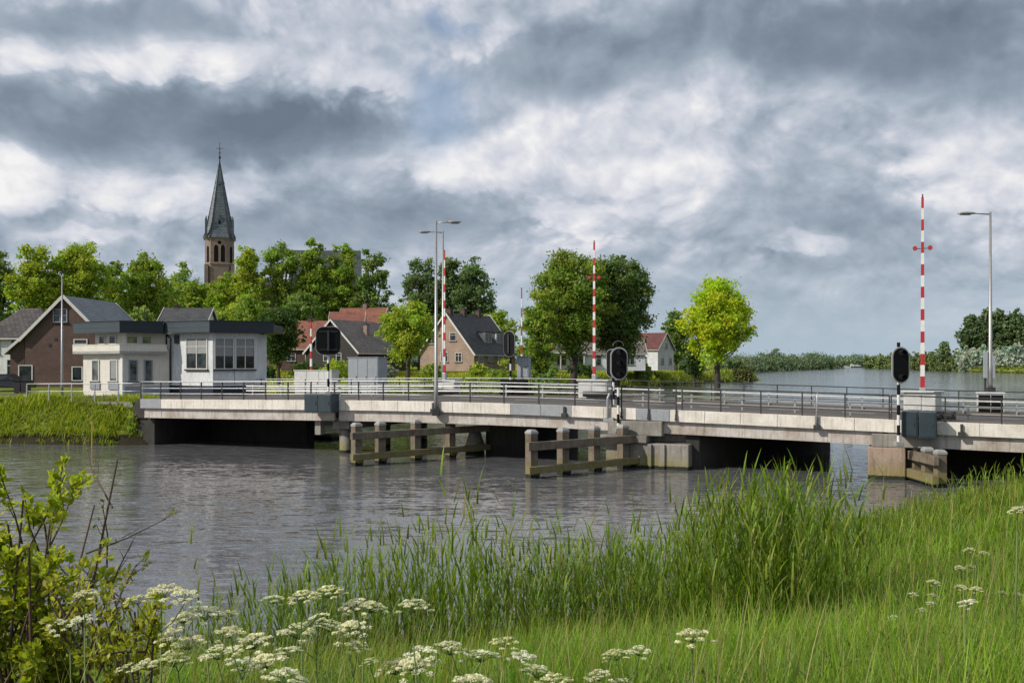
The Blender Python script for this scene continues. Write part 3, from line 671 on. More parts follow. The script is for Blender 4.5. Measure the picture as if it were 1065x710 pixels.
# ------------------------------------------------------------------ buildings
class Face:
    """a vertical wall plane from point a to b (x,y); o>0 is outside (toward the right-hand side of a->b)"""
    def __init__(s, a, b):
        s.a = Vector((a[0],a[1],0)); s.b = Vector((b[0],b[1],0)); s.L = (s.b-s.a).length; s.d = (s.b-s.a)/s.L
        s.n = Vector((s.d.y,-s.d.x,0)); s.M = Matrix(((s.d.x,-s.n.x,0,s.a.x),(s.d.y,-s.n.y,0,s.a.y),(0,0,1,0),(0,0,0,1)))
    # local: x along the wall, y inward, z up
    def apx(s, px):
        u = (px-CX)/F; return (u*s.a.y-s.a.x)/(s.d.x-u*s.d.y)
def window(fc, a0, a1, z0, z1, parent, cols=1, rows=(), frame=M_trim, glass=M_glass, fw=.07, sill=True, name='window', blind=0):
    m = MB(fc.M)
    m.box(a0-.02, a0+fw, -.07, .0, z0, z1); m.box(a1-fw, a1+.02, -.07, .0, z0, z1)
    m.box(a0+fw, a1-fw, -.07, .0, z1-fw, z1); m.box(a0+fw, a1-fw, -.07, .0, z0, z0+fw)
    for i in range(1, cols):
        x = a0+(a1-a0)*i/cols; m.box(x-fw*.45, x+fw*.45, -.062, .0, z0+fw, z1-fw)
    for r_ in rows:
        z = z0+(z1-z0)*r_; m.box(a0+fw, a1-fw, -.058, .0, z-fw*.35, z+fw*.35)
    w = m.build(name, frame, parent)
    m = MB(fc.M); m.box(a0+fw*.5, a1-fw*.5, -.02, -.004, z0+fw*.5, z1-fw*.5); m.build('pane', glass, w)
    if blind:
        m = MB(fc.M); m.box(a0+fw*1.2, a1-fw*1.2, -.026, -.0215, z1-(z1-z0)*blind, z1-fw); m.build('blind', M_blind, w)
    if sill:
        m = MB(fc.M); m.box(a0-.1, a1+.1, -.14, .0, z0-.1, z0-.003); m.build('sill', M_darksteel, w)
    return w

# --- bridge keeper's house: two joined blocks with slate roof bands
ZC = 66.0; C30, S30 = math.cos(R(30)), math.sin(R(30))
def ray(px, o, d):                               # parameter along o + k*d hitting the sight line of px
    u = (px-CX)/F; return (u*o[1]-o[0])/(d[0]-u*d[1])
P218 = (xat(218,ZC), ZC); dl = (-C30, S30); dr = (C30, S30)
def along(o, d, k): return (o[0]+d[0]*k, o[1]+d[1]*k)
kh = empty('bridge_keepers_house', (P218[0], P218[1]+3, 2.7), 'white bridge keepers house with a dark slate roof band and wraparound windows', 'building')
zb0 = 2.3
rt, rb = zat(333.5,ZC), zat(345.5,ZC)
# right block walls
W = along(P218, (0,1), .7)                       # wall corner set back under the roof
WL = along(W, dl, 4.6); WR = along(W, dr, ray(266, W, dr))
depth = (0.25, 5.2)
def block(nm, pts, z0, z1, mt, parent, bevel=0):
    m = MB(); m.prism(pts, z0, z1); return m.build(nm, mt, parent, bevel=bevel)
back = lambda p, k=5.0: (p[0]-.5, p[1]+k)
wall2 = block('wall', [WL, W, WR, back(WR), back(WL, 4)], zb0+1.05, rb-.0, M_wallwhite, kh)
block('plinth', [along(WL,(0,1),.03), along(W,(0,1),.03), along(WR,(0,1),.03), back(WR,4.9), back(WL,3.9)], zb0-.5, zb0+1.048, M_plinth, kh)
RL = along(P218, dl, ray(167, P218, dl)); RR2 = along(P218, dr, ray(284.5, P218, dr))
def band(name, a, b, z0, z1, mt, th_=.25):
    f = Face(a, b); m = MB(f.M); m.box(0, f.L, 0, th_, z0, z1); m.box(-.03, f.L+.03, -.05, th_, z1+.002, z1+.05); return m.build(name, mt, kh)
# roof slabs
block('roof', [RL, P218, RR2, back(RR2), back(RL,5)], rb+.1, rt-.15, M_plinth, kh)
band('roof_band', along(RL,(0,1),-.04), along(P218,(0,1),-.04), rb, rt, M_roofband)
band('roof_band', along(P218,(0,1),-.04), along(RR2,(0,1),-.04), rb+.002, rt-.002, M_roofbandshade)
fC = Face(WL, W); fD = Face(W, WR)
zw0, zw1 = zat(384,67), zat(351,67)
window(fC, fC.apx(194), fC.apx(216), zw0, zw1, kh, 2, (.72,), glass=M_glass, blind=.5)
window(fD, .12, fD.L*.485, zw0, zw1, kh, 2, (.72,), glass=M_glass, blind=.58)
window(fD, fD.L*.515, fD.L-.06, zw0, zw1, kh, 2, (.72,), glass=M_glass, blind=.58)
m = MB(fC.M); x = fC.apx(184.5); m.box(x-.22, x+.22, -.12, 0, zat(357,68), zat(348,68)); m.build('vent_box', M_darksteel, kh, bevel=.02)
m = MB(fC.M); x = fC.apx(178.5); m.tube([(x-.4,-.1,rb-.1),(x,-.1,rb-.35),(x,-.1,zb0+1.2)], .05, 7); m.build('downpipe', M_darksteel, kh, smooth=True)
# left block
k2 = ray(170, along(P218,(0,1),1.6), dl)
P124o = (xat(124.5, 66.6), 66.6)
JL = along(P124o, dr, ray(170, P124o, dr)); LL = along(P124o, dl, ray(76.5, P124o, dl))
block('roof', [LL, P124o, JL, back(JL,3), back(LL,4)], rb+.11, rt-.16, M_plinth, kh)
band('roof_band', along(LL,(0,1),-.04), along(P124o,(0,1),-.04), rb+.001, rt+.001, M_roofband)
band('roof_band', along(P124o,(0,1),-.04), along(JL,(0,1),-.04), rb-.001, rt-.003, M_roofbandshade)
UC = along(P124o, (0,1), 1.0); UL = along(UC, dl, ray(99, UC, dl)); UR = along(UC, dr, ray(172, UC, dr))
zfl = zat(362,67)
block('upper_wall', [UL, UC, UR, back(UR,3), back(UL,3.5)], zfl, rb+.02, M_siding, kh)
GC = along(P124o, (0,1), .55); GL = along(GC, dl, ray(86.5, GC, dl)); GR = along(GC, dr, ray(176, GC, dr))
block('lower_wall', [GL, GC, GR, back(GR,3), back(GL,3.6)], zb0-.4, zfl-.15, M_siding, kh)
# balcony parapet
BC = along(P124o, (0,1), -.02); BL = along(BC, dl, ray(75.5, BC, dl)); BR = along(BC, dr, ray(173.5, BC, dr))
bz0, bz1 = zat(367.5,66.6), zat(358.5,66.6)
for a, b in ((BL,BC),(BC,BR)):
    f = Face(a,b); m = MB(f.M); m.box(0, f.L, 0, .12, bz0, bz1); m.box(-.02, f.L+.02, -.03, .15, bz1+.002, bz1+.05); m.build('parapet', M_siding, kh)
block('balcony_floor', [BL, BC, BR, back(BR,1.5), back(BL,1.8)], bz0+.02, bz0+.16, M_wallwhite, kh)
f = Face(UL, UC)
for a, b in ((103.5,109.5),(114,121)): window(f, f.apx(a), f.apx(b), zfl+.3, rb-.15, kh, 1, glass=M_glassc, sill=False)
f = Face(UC, UR)
for a, b in ((131,143.5),(147,158)): window(f, f.apx(a), f.apx(b), zfl+.3, rb-.15, kh, 1, glass=glassmat('glass_green',(.09,.11,.02)), sill=False)
f = Face(GL, GC)
lz0, lz1 = zat(397,67), zat(374,67)
window(f, f.apx(96), f.apx(103.5), lz0, lz1, kh, 1, glass=M_glassc); window(f, f.apx(114.5), f.apx(122.5), lz0, lz1, kh, 1, glass=M_glassc, blind=.85)
m = MB(f.M)
for a, b in ((94.5,104.5),(113.5,123.5)): m.box(f.apx(a), f.apx(b), -.09, -.002, lz0-.55, lz0-.1)
m.build('window_apron', M_cabgrey, kh)
f = Face(GC, GR)
window(f, f.apx(134), f.apx(143), lz0, lz1, kh, 1, glass=M_glassc, frame=M_cabgrey); window(f, f.apx(150), f.apx(158.5), lz0, lz1, kh, 1, glass=M_glassc, frame=M_cabgrey)
m = MB(f.M); m.box(.0, f.L, -.02, -.002, zb0-.4, zb0+1.0); m.build('plinth', M_cabgrey, kh)
m = MB(Face(GL,GC).M); m.box(Face(GL,GC).L-.14, Face(GL,GC).L+.1, -.12, .1, zb0-.4, zfl-.16); m.build('corner_post', M_white, kh)

m = MB(); ax_ = xat(150,69); m.tube([(ax_,69,rt-.1),(ax_,69,rt+1.0)], .03, 6); m.bar((ax_-.4,69,rt+.8),(ax_+.4,69,rt+.8),.03,.03); m.build('aerial', M_darksteel, kh)
m = MB(fD.M); m.box(.02, fD.L, -.012, -.002, zw0-1.02, zw0-.99); m.box(fD.L*.5-.012, fD.L*.5+.012, -.012, -.002, zb0+1.1, zw0-.12); m.build('panel_joint', M_darksteel, kh)
# --- generic gabled house.  Local frame: ridge along x, gables at x=0 and x=L, eaves at y=+-W/2
def house(name, label, loc, rz, L, Wd, z0, ze, zr, wallm, roofm, cat='house', over=.35, gablem=None, trim=True, hip=False, wins=(), chimneys=(), dormers=(), door=None, half=None):
    M = Matrix.Translation((loc[0],loc[1],0)) @ Matrix.Rotation(rz,4,'Z')
    e = empty(name, (loc[0],loc[1],z0), label, cat, rz=rz)
    h = Wd/2; m = MB(M)
    m.box(0, L, -h, h, z0-.6, ze); m.build('wall', wallm, e)
    if not hip:
        for x0, x1 in ((0,.25),(L-.25,L)):
            m = MB(M); m.add([(x0,-h,ze+.001),(x0,h,ze+.001),(x0,0,zr-.08),(x1,-h,ze+.001),(x1,h,ze+.001),(x1,0,zr-.08)], [(0,2,1),(3,4,5),(0,1,4,3),(1,2,5,4),(2,0,3,5)])
            m.build('gable', gablem or wallm, e)
    sl = (zr-ze)/h; oz = ze-sl*over; t = .14; hx = (h*.75 if hip else -over)
    roofs = []
    for sgn in (-1,1):
        m = MB(M); y = sgn*(h+over)
        m.add([(-over,y,oz),(L+over,y,oz),(L-hx,0,zr),(hx,0,zr),(-over,y,oz+t),(L+over,y,oz+t),(L-hx,0,zr+t),(hx,0,zr+t)],
              [(0,1,2,3),(4,7,6,5),(0,4,5,1),(1,5,6,2),(3,2,6,7),(0,3,7,4)] if sgn < 0 else [(3,2,1,0),(5,6,7,4),(1,5,4,0),(2,6,5,1),(7,6,2,3),(4,7,3,0)])
        roofs.append(m.build('roof', roofm, e, uv=True))
    if hip:
        for x_, hx_ in ((-over,hx),(L+over,L-hx)):
            m = MB(M); vs = [(x_,-h-over,oz+t),(x_,h+over,oz+t),(hx_,0,zr+t)]; m.add(vs, [(0,1,2) if x_ > 0 else (0,2,1)]); m.build('roof', roofm, e, uv=True)
    if trim and not hip:
        for x_ in (-over-.03, L+over+.03):
            m = MB(M)
            for sgn in (-1,1): m.bar((x_,sgn*(h+over+.02),oz+.06),(x_,0,zr+.08),.06,.26)
            m.build('verge_board', M_trim, e)
    for sgn in (-1,1):
        m = MB(M); m.tube([(-over,sgn*(h+over+.06),oz+.05),(L+over,sgn*(h+over+.06),oz+.05)], .07, 6); m.build('gutter', M_trim if trim else M_darksteel, e)
    fcs = {'g0': ((0,h),(0,-h)), 'g1': ((L,-h),(L,h)), 'f': ((0,-h),(L,-h)), 'b': ((L,h),(0,h))}
    for fn, a0, a1, w0, w1, cc in wins:
        a, b = fcs[fn]; f = Face((M @ Vector((*a,0)))[:2], (M @ Vector((*b,0)))[:2])
        window(f, a0, a1, z0+w0, z0+w1, e, cc, (.68,) if w1-w0 > 1 else ())
    for cx_, cy_, cw, ch, cm in chimneys:
        zc = zr-abs(cy_)*sl; m = MB(M); m.box(cx_-cw/2,cx_+cw/2,cy_-cw/2,cy_+cw/2,zc-.4,zr+ch); c_ = m.build('chimney', cm, roofs[0])
        m = MB(M); m.box(cx_-cw/2-.06,cx_+cw/2+.06,cy_-cw/2-.06,cy_+cw/2+.06,zr+ch+.002,zr+ch+.12); m.tube([(cx_,cy_,zr+ch+.12),(cx_,cy_,zr+ch+.45)], .12, 8); m.build('chimney_cap', M_darksteel, c_)
    for sgn, dx, dw, dz, dh in dormers:          # box dormers
        y_o = sgn*(h-(dz-ze)/sl); m = MB(M); yy = sorted((y_o, y_o-sgn*(dh/sl+.2)))
        m.box(dx-dw/2, dx+dw/2, yy[0], yy[1], dz-.1, dz+dh); d_ = m.build('dormer', M_trim, e)
        m = MB(M); m.box(dx-dw/2-.15, dx+dw/2+.15, yy[0]-.15, yy[1]+.15, dz+dh+.002, dz+dh+.12); m.build('dormer_roof', M_tilechar, d_)
        a, b = ((dx-dw/2,y_o),(dx+dw/2,y_o)) if sgn < 0 else ((dx+dw/2,y_o),(dx-dw/2,y_o))
        f = Face((M @ Vector((*a,0)))[:2], (M @ Vector((*b,0)))[:2]); window(f, .12, dw-.12, dz+.1, dz+dh-.1, d_, 2, (), sill=False)
    return e

# brown brick house on the left (gable faces the river)
g0 = gz1(-40,85)
bh = house('brick_house', 'brown brick house with a blue grey roof and white verge boards', (xat(67.5,85), 85), R(88), 9.5, 7.2, g0, zat(351,85), zat(309,85), M_brick, M_tileblue,
   wins=(('g0',3.6-.95,3.6+.95,6.1-.3,6.1+.65,2),('g0',.45,1.4,.9,2.6,1),('g0',6.1,7.1,.9,2.7,1),('g0',.6,1.55,3.3,4.2,1)) and (), chimneys=())
fb = Face((xat(67.5,85)-3.6*math.cos(R(-2)), 85-.0), (xat(67.5,85)+3.6, 85-.13))
fb = Face((Matrix.Translation((xat(67.5,85),85,0)) @ Matrix.Rotation(R(88),4,'Z') @ Vector((0,3.6,0)))[:2], (Matrix.Translation((xat(67.5,85),85,0)) @ Matrix.Rotation(R(88),4,'Z') @ Vector((0,-3.6,0)))[:2])
for a, b, y0, y1, c in ((55.5,70,335,321,2),(19.5,34,396,379.5,1),(75,86,396,381,1),(77,91,358,352.5,1)):
    window(fb, fb.apx(a), fb.apx(b), zat(y0,85), zat(y1,85), bh, c, (.5,) if c == 2 else (), glass=M_glass, frame=M_cabgrey if c == 2 else M_trim)
for px, py in ((58,353),(52,359)):
    p_ = fb.apx(px); m = MB(fb.M); m.prism([(p_+.13*math.cos(k), zat(py,85)+.13*math.sin(k)) for k in [R(60*i) for i in range(6)]], 0, .03)
    m.v = [v for v in m.v]; 
    m = MB(fb.M); m.box(p_-.14, p_+.14, -.03, -.002, zat(py,85)-.14, zat(py,85)+.14); m.build('wall_anchor', M_cross, bh)
# lean-to at its left
lt = MB(); xa, xb = xat(10,85.2), xat(25,85.2); z1_, z2_ = zat(365,85), zat(352,85)
lt.add([(xa,85.3,g0-.5),(xb,85.3,g0-.5),(xb,85.3,z2_),(xa,85.3,z1_),(xa,92,g0-.5),(xb,92,g0-.5),(xb,92,z2_),(xa,92,z1_)], [(0,1,2,3),(4,7,6,5),(0,3,7,4),(0,4,5,1)])
lt.build('side_wing', M_brick, bh)
lt = MB(); lt.bar((xa-.4,88.5,z1_-.25),(xb+.0,88.5,z2_+.1),7.2,.14); o = lt.build('roof', M_tiledark, bh, uv=True)
m = MB(); m.bar((xa-.45,84.86,z1_-.25),(xb-.05,84.86,z2_+.1),.06,.24); m.build('verge_board', M_trim, bh)
# hipped annex house
house('annex_house', 'pale house with a dark brown hipped tile roof behind the brick house', (xat(-14,92), 94), R(0), xat(58,92)-xat(-14,92), 6.5, g0, zat(350,91), zat(322,94), M_wallwhite, M_tiledark, hip=True,
      wins=(('f',.3,1.9,3.0,4.4,2),('f',3.0,4.6,3.0,4.4,2),('f',5.0,6.0,3.0,4.2,1),('f',.5,1.5,.6,2.5,1),('f',2.6,3.6,.6,2.5,1)))
# small house behind the keeper's roof
house('dark_roofed_house', 'house with a charcoal roof and small white gable behind the keepers house', (xat(174,125),125), R(6), 5.5, 7, gz1(-45,125), zat(336,125), zat(321,125), M_wallwhite, M_tilechar, chimneys=((1.2,0,.5,.35,M_brick),))
# houses among the trees
zg = 4.35
house('timber_barn', 'dark timber gabled house with a grey brown roof and white verge', (xat(345,150),150), R(62), 13, 10.2, zg, zat(366,150), zat(333,150), M_woodblack, M_tilegrey,
      wins=(('g0',3.5,4.5,.9,2.2,1),('g0',6,7,.9,2.2,1)), chimneys=((6,-2.2,.7,-.6,M_brickchurch),))
house('red_roofed_house', 'red tiled house left of the dark timber gable', (xat(300,158),158), R(-4), 7.5, 8, zg, zat(362,158), zat(335,160), M_brick, M_tilered, chimneys=((3.6,0,.6,.6,M_brick),), wins=(('f',1,2.4,.9,2.2,2),('f',4,5.4,.9,2.2,2)))
house('red_roofed_house', 'larger red tiled house rising behind the dark timber gable', (xat(357,180),180), R(-8), 8.2, 9, zg, zat(345,180), zat(321,180), M_brickpink, M_tilered, chimneys=((4.2,0,.7,.9,M_brickchurch),), wins=(('g1',3,5,3.5,5,2),))
house('red_roofed_house', 'small red ridge roof between the two other red roofs', (xat(345,168),168), R(5), 5.5, 8, zg, zat(345,168), zat(325,168), M_brick, M_tilered)
hb = house('dormer_house', 'pink brick house with a dark roof, dormer windows and brick chimneys', (xat(464.5,148),148), R(60), 12.5, 10, zg, zat(367,147), zat(326,148), M_brickpink, M_tilechar,
      wins=(('g0',1.5,3.0,3.6,5.0,2),('g0',3.9,5.3,.8,2.3,2),('g0',6.6,7.8,.8,2.2,2),('g0',5.6,6.8,4.0,5.3,1),('f',1.2,2.6,.3,2.2,2),('f',4.2,5.6,.8,2.1,2),('f',7,8.4,.8,2.1,2)),
      chimneys=((.8,0,.8,.7,M_brick),(4.8,0,.8,.8,M_brick),(9.2,0,.7,.8,M_brick)), dormers=((-1,6.2,2.2,8.1,1.7),(-1,9.6,1.8,8.1,1.7)))
wb_ = house('veranda_bungalow', 'long low pale bungalow with a veranda beneath the big green tree', (xat(556,190),190), R(0), xat(668,190)-xat(556,190), 9, zg-.2, zat(368,190), zat(354,192), M_wallwhite, M_tilegrey,
      wins=tuple(('f', a, a+1.8, .5, 2.3, 2) for a in (1.0,4.2,7.5,11,14.2,17.4)))
vb = MB(); x0_, x1_ = xat(558,187), xat(606,187)
for k in range(5): vb = MB(); xx = x0_+(x1_-x0_)*k/4; vb.box(xx-.1, xx+.1, 183.0, 183.2, zg-.5, zat(369,185)); vb.build('veranda_post', M_trim, wb_)
vb = MB(); vb.bar((x0_-.3,184.3,zat(367,185)),(x1_+.3,184.3,zat(367,185)),3.2,.25); vb.build('veranda_roof', M_cabwhite, wb_)
house('white_gabled_house', 'white gabled house with a dark red roof left of the yellow green tree', (xat(692.5,208),208), R(146), 9.5, 8.0, zg-.3, zat(363,208), zat(346.5,208), M_wallwhite, tilemat('tile_maroon',(.16,.05,.045),(.12,.04,.04),.5,.4),
      wins=(('g0',3.6,4.8,4.2,5.4,1),('g0',1.5,3,.7,2.1,2),('g0',5.5,7,.7,2.1,2),('b',1.5,3.5,.5,2.4,2),('b',5,7,.5,2.4,2)))

# --- church
ZT = 232.0; xc = xat(228.5, ZT); hw = 17.0/F*ZT; gzc = 4.3
ch = empty('church', (xc, ZT, gzc), 'tall brick church tower with slate spire rising above the trees', 'church')
zt_ = zat(248.5, ZT)
rot = R(16)
TM = Matrix.Translation((xc,ZT,0)) @ Matrix.Rotation(rot,4,'Z')
hw2 = hw/(math.cos(rot)+math.sin(rot))*1.02
oc = .62*hw2
def octa(h, c): return [(-h,-c),(-c,-h),(c,-h),(h,-c),(h,c),(c,h),(-c,h),(-h,c)]
m = MB(TM); m.prism(octa(hw2,oc), gzc-1, zt_); tw = m.build('tower', M_brickchurch, ch)
for z in (zat(276,ZT), zt_-.5): m = MB(TM); m.prism(octa(hw2*1.045,oc*1.045), z, z+.35); m.build('string_course', M_brickpink, tw)
m = MB(TM)
for sx in (-1,1):
    for sy in (-1,1):
        m.box(min(sx*hw2*.8,sx*hw2*1.06), max(sx*hw2*.8,sx*hw2*1.06), min(sy*hw2*.8,sy*hw2*1.06), max(sy*hw2*.8,sy*hw2*1.06), gzc-1, zat(277,ZT))
m.build('buttress', M_brickchurch, tw)
def lancet(fc, x, z0, z1, w, parent, nm='belfry_window', mt=M_black, o=.05):
    pts = [(x-w/2,z0),(x+w/2,z0)]
    for i in range(9):
        a = math.pi*i/8; pts.append((x+w/2*math.cos(a), z1-w*.7+w*.9*math.sin(a)))
    n = len(pts); m = MB(fc.M); m.add([(a,-o,b) for a, b in pts]+[(a,.02,b) for a, b in pts], [tuple(range(n))]+[(i,n+i,n+(i+1)%n,(i+1)%n) for i in range(n)]); return m.build(nm, mt, parent)
for a, b in (((-oc,-hw2),(oc,-hw2)),((-hw2,oc),(-hw2,-oc)),((hw2,-oc),(hw2,oc))):
    f = Face((TM @ Vector((*a,0)))[:2], (TM @ Vector((*b,0)))[:2]); mid_ = f.L/2
    bz0_, bz1_ = zat(273.5,ZT), zat(257,ZT)
    s_ = lancet(f, mid_, bz0_-.3, bz1_+1.6, f.L*.78, tw, 'arch_surround', M_brickpink, .06)
    for q in (-1,1): lancet(f, mid_+q*f.L*.19, bz0_, bz1_, f.L*.24, s_, o=.1)
    pts = [(mid_+.42*math.cos(R(45*i)), bz1_+.75+.42*math.sin(R(45*i))) for i in range(8)]
    m = MB(f.M); m.add([(p_[0],-.11,p_[1]) for p_ in pts], [tuple(range(8))]); m.build('rose_opening', M_black, s_)
for a, b in (((-hw2,-oc),(-oc,-hw2)),((oc,-hw2),(hw2,-oc))):
    f = Face((TM @ Vector((*a,0)))[:2], (TM @ Vector((*b,0)))[:2]); lancet(f, f.L/2, zat(274,ZT), zat(258,ZT), f.L*.4, tw, o=.06)
# spire: flared octagon
m = MB(TM); n = 8; zs_ = [(zt_-.1,1.13),(zt_+1.0,1.0),(zt_+2.6,.88),(zt_+5.2,.75),(zat(168,ZT),.02)]; vs = []
for z, k in zs_: vs += [(x*k,y*k,z) for x,y in octa(hw2,oc if k < 2 else oc)]
m.add(vs, [(i*n+k,i*n+(k+1)%n,(i+1)*n+(k+1)%n,(i+1)*n+k) for i in range(len(zs_)-1) for k in range(n)]+[tuple(range(n))[::-1]])
sp = m.build('spire', M_slateroof, ch, uv=True)
m = MB(TM)
for k in range(8):
    pts = [(vs[i*n+k][0]*1.01, vs[i*n+k][1]*1.01, vs[i*n+k][2]) for i in range(len(zs_))]; m.tube(pts, [.13,.12,.11,.1,.05], 5)
m.build('hip_rolls', M_slateroof, sp)
for k, (ax, ay) in enumerate(((0,-1),(-1,0),(1,0))):   # lucarnes
    for zz, kk, s_ in ((zt_+2.6,.74,1.0),(zat(195,ZT),.30,.45)):
        cx_, cy_ = ax*hw2*kk, ay*hw2*kk; px_, py_ = -ay, ax; m = MB(TM); w_ = .55*s_; d_ = .7*s_
        def V(a, b, z): return (cx_+px_*a+ax*b, cy_+py_*a+ay*b, z)
        m.add([V(-w_,-d_,zz-.4),V(w_,-d_,zz-.4),V(w_,d_*.5,zz-.4),V(-w_,d_*.5,zz-.4),V(-w_,-d_,zz+1.3*s_),V(w_,-d_,zz+1.3*s_),V(w_,d_*.5,zz+1.3*s_),V(-w_,d_*.5,zz+1.3*s_),V(0,-d_,zz+2.9*s_),V(0,d_*.5,zz+2.9*s_)],
              [(0,1,5,4),(1,2,6,5),(2,3,7,6),(3,0,4,7),(4,5,8),(7,9,6),(4,8,9,7),(5,6,9,8)]); lu = m.build('lucarne', M_slateroof, sp, uv=True)
        m = MB(TM); m.add([V(-w_*.5,d_*.52,zz),V(w_*.5,d_*.52,zz),V(w_*.5,d_*.52,zz+1.2*s_),V(0,d_*.52,zz+1.8*s_),V(-w_*.5,d_*.52,zz+1.2*s_)], [(0,1,2,3,4)]); m.build('opening', M_black, lu)
for sx, sy in ((-1,-1),(1,-1),(-1,1),(1,1)):     # corner pinnacles
    c_ = hw2*.93; m = MB(TM); m.prism([(sx*c_-.28,sy*c_-.28),(sx*c_+.28,sy*c_-.28),(sx*c_+.28,sy*c_+.28),(sx*c_-.28,sy*c_+.28)], zt_-.2, zat(231,ZT)); m.prism([(sx*c_-.3,sy*c_-.3),(sx*c_+.3,sy*c_-.3),(sx*c_+.3,sy*c_+.3),(sx*c_-.3,sy*c_+.3)], zat(231,ZT), zat(226,ZT), 0, .05); m.build('pinnacle', M_slateroof, ch, uv=True)
m = MB(); zc0 = zat(168,ZT); zc1 = zat(148,ZT)
m.tube([(xc,ZT,zc0-.5),(xc,ZT,zc1)], [.16,.05], 6); m.bar((xc-.75,ZT,zc1-1.5),(xc+.75,ZT,zc1-1.5),.1,.1); m.bar((xc-.45,ZT,zc1-2.6),(xc+.45,ZT,zc1-2.6),.09,.09)
m.tube([(xc,ZT,zc0+.6),(xc,ZT,zc0+.8),(xc,ZT,zc0+1.1),(xc,ZT,zc0+1.3)], [.1,.3,.3,.1], 8); m.build('cross', M_cross, ch)
NM = Matrix.Translation((xat(304,246),246,0)) @ Matrix.Rotation(R(4),4,'Z')
Ln = xat(376,250)-xat(304,246); m = MB(NM); m.box(0, Ln, -6, 6, gzc-1, zat(310,250)); nv = m.build('nave_wall', M_brickchurch, ch)
m = MB(NM); zr_ = zat(262,250); ze_ = zat(311,250)
m.add([(-.3,-6.6,ze_),(Ln+.3,-6.6,ze_),(Ln+.3,6.6,ze_),(-.3,6.6,ze_),(-.3,0,zr_),(Ln+.3,0,zr_)], [(0,1,5,4),(2,3,4,5),(1,2,5),(3,0,4),(0,3,2,1)]); m.build('nave_roof', M_naveroof, ch, uv=True)
m = MB(NM); xl = xat(246,246)-xat(304,246); m.box(xl, -.01, -5, 5, gzc-1, zat(318,250)); m.build('aisle_wall', M_brickchurch, ch)
m = MB(NM); m.add([(xl,-5.4,zat(319,250)),(-.32,-5.4,zat(319,250)),(-.32,5.4,zat(319,250)),(xl,5.4,zat(319,250)),(xl,0,zat(292,250)),(-.32,0,zat(292,250))], [(0,1,5,4),(2,3,4,5),(1,2,5),(3,0,4),(0,3,2,1)]); m.build('aisle_roof', M_tilechar, ch, uv=True)
for k in range(6):
    f = Face((NM @ Vector((2+k*(Ln-4)/6,-6,0)))[:2], (NM @ Vector((2+(k+1)*(Ln-4)/6,-6,0)))[:2]); lancet(f, f.L/2, gzc+4, zat(316,250), 1.8, nv, 'nave_window', M_glass)

# parked car and bins at the far left
def car(label, px, Z, rz):
    x, y = xat(px,Z), Z; z0 = gz1(x,y); M = Matrix.Translation((x,y,z0)) @ Matrix.Rotation(rz,4,'Z')
    e = empty('parked_car', (x,y,z0), label, 'car', rz=rz)
    prof = [(-2.1,.35),(-2.15,.7),(-2.0,.88),(-1.5,.95),(-1.0,1.38),(.5,1.42),(1.2,1.0),(1.95,.86),(2.15,.6),(2.1,.32)]
    m = MB(M); n = len(prof); vs = []
    for yy, k in ((-.85,0),(-.80,1),(.80,1),(.85,0)):
        for (a, b) in prof: vs.append((a*(1 if k == 0 or b < .9 else .97), yy*(1 if b < .95 else .86), b))
    fs = []
    for r_ in range(3): fs += [(r_*n+i,r_*n+i+1,(r_+1)*n+i+1,(r_+1)*n+i) for i in range(n-1)]+[(r_*n+n-1,r_*n,(r_+1)*n,(r_+1)*n+n-1)]
    fs += [tuple(range(n)), tuple(range(3*n,4*n))[::-1]]; m.add(vs, fs); m.build('body', M_car, e, bevel=.03)
    for sgn in (-1,1):
        m = MB(M); y_ = sgn*.745; m.add([(-1.35,y_*1.12,.97),(1.05,y_*1.12,.99),(.45,y_*1.0,1.34),(-.95,y_*1.0,1.32)], [(0,1,2,3)]); m.build('side_window', M_glass, e)
        for wx in (-1.35,1.35):
            m = MB(M); m.tube([(wx,sgn*.68,.32),(wx,sgn*.88,.32)], .32, 16); w_ = m.build('wheel', M_tyre, e)
            m = MB(M); m.tube([(wx,sgn*.881,.32),(wx,sgn*.90,.32)], .2, 12); m.build('rim', M_galv, w_)
    for yy in (-.6,.6):
        m = MB(M); m.box(2.1,2.17,yy-.15,yy+.15,.6,.74); m.build('headlight', M_rim, e)
car('dark parked car partly cut by the left edge of the picture', 5, 79, R(8))
for i, px in enumerate((19.5, 27)):
    Z = 75; x = xat(px,Z); z0 = gz1(x,Z); e = empty('wheeled_bin', (x,Z,z0), ['dark wheeled bin nearer the parked car','dark wheeled bin next to the end of the path railing'][i], 'bin')
    m = MB(); m.prism([(x-.24,Z-.28),(x+.24,Z-.28),(x+.24,Z+.28),(x-.24,Z+.28)], z0+.08, z0+.98, 0, 1.12); m.build('body', plain('bin_plastic',(.03,.022,.024),.5), e, bevel=.02)
    m = MB(); m.box(x-.3,x+.3,Z-.35,Z+.33,z0+.985,z0+1.05); m.build('lid', M_black, e, bevel=.02)
    for sx in (-1,1):
        m = MB(); m.tube([(x+sx*.2,Z+.25,z0+.1),(x+sx*.27,Z+.25,z0+.1)], .1, 10); m.build('wheel', M_tyre, e)

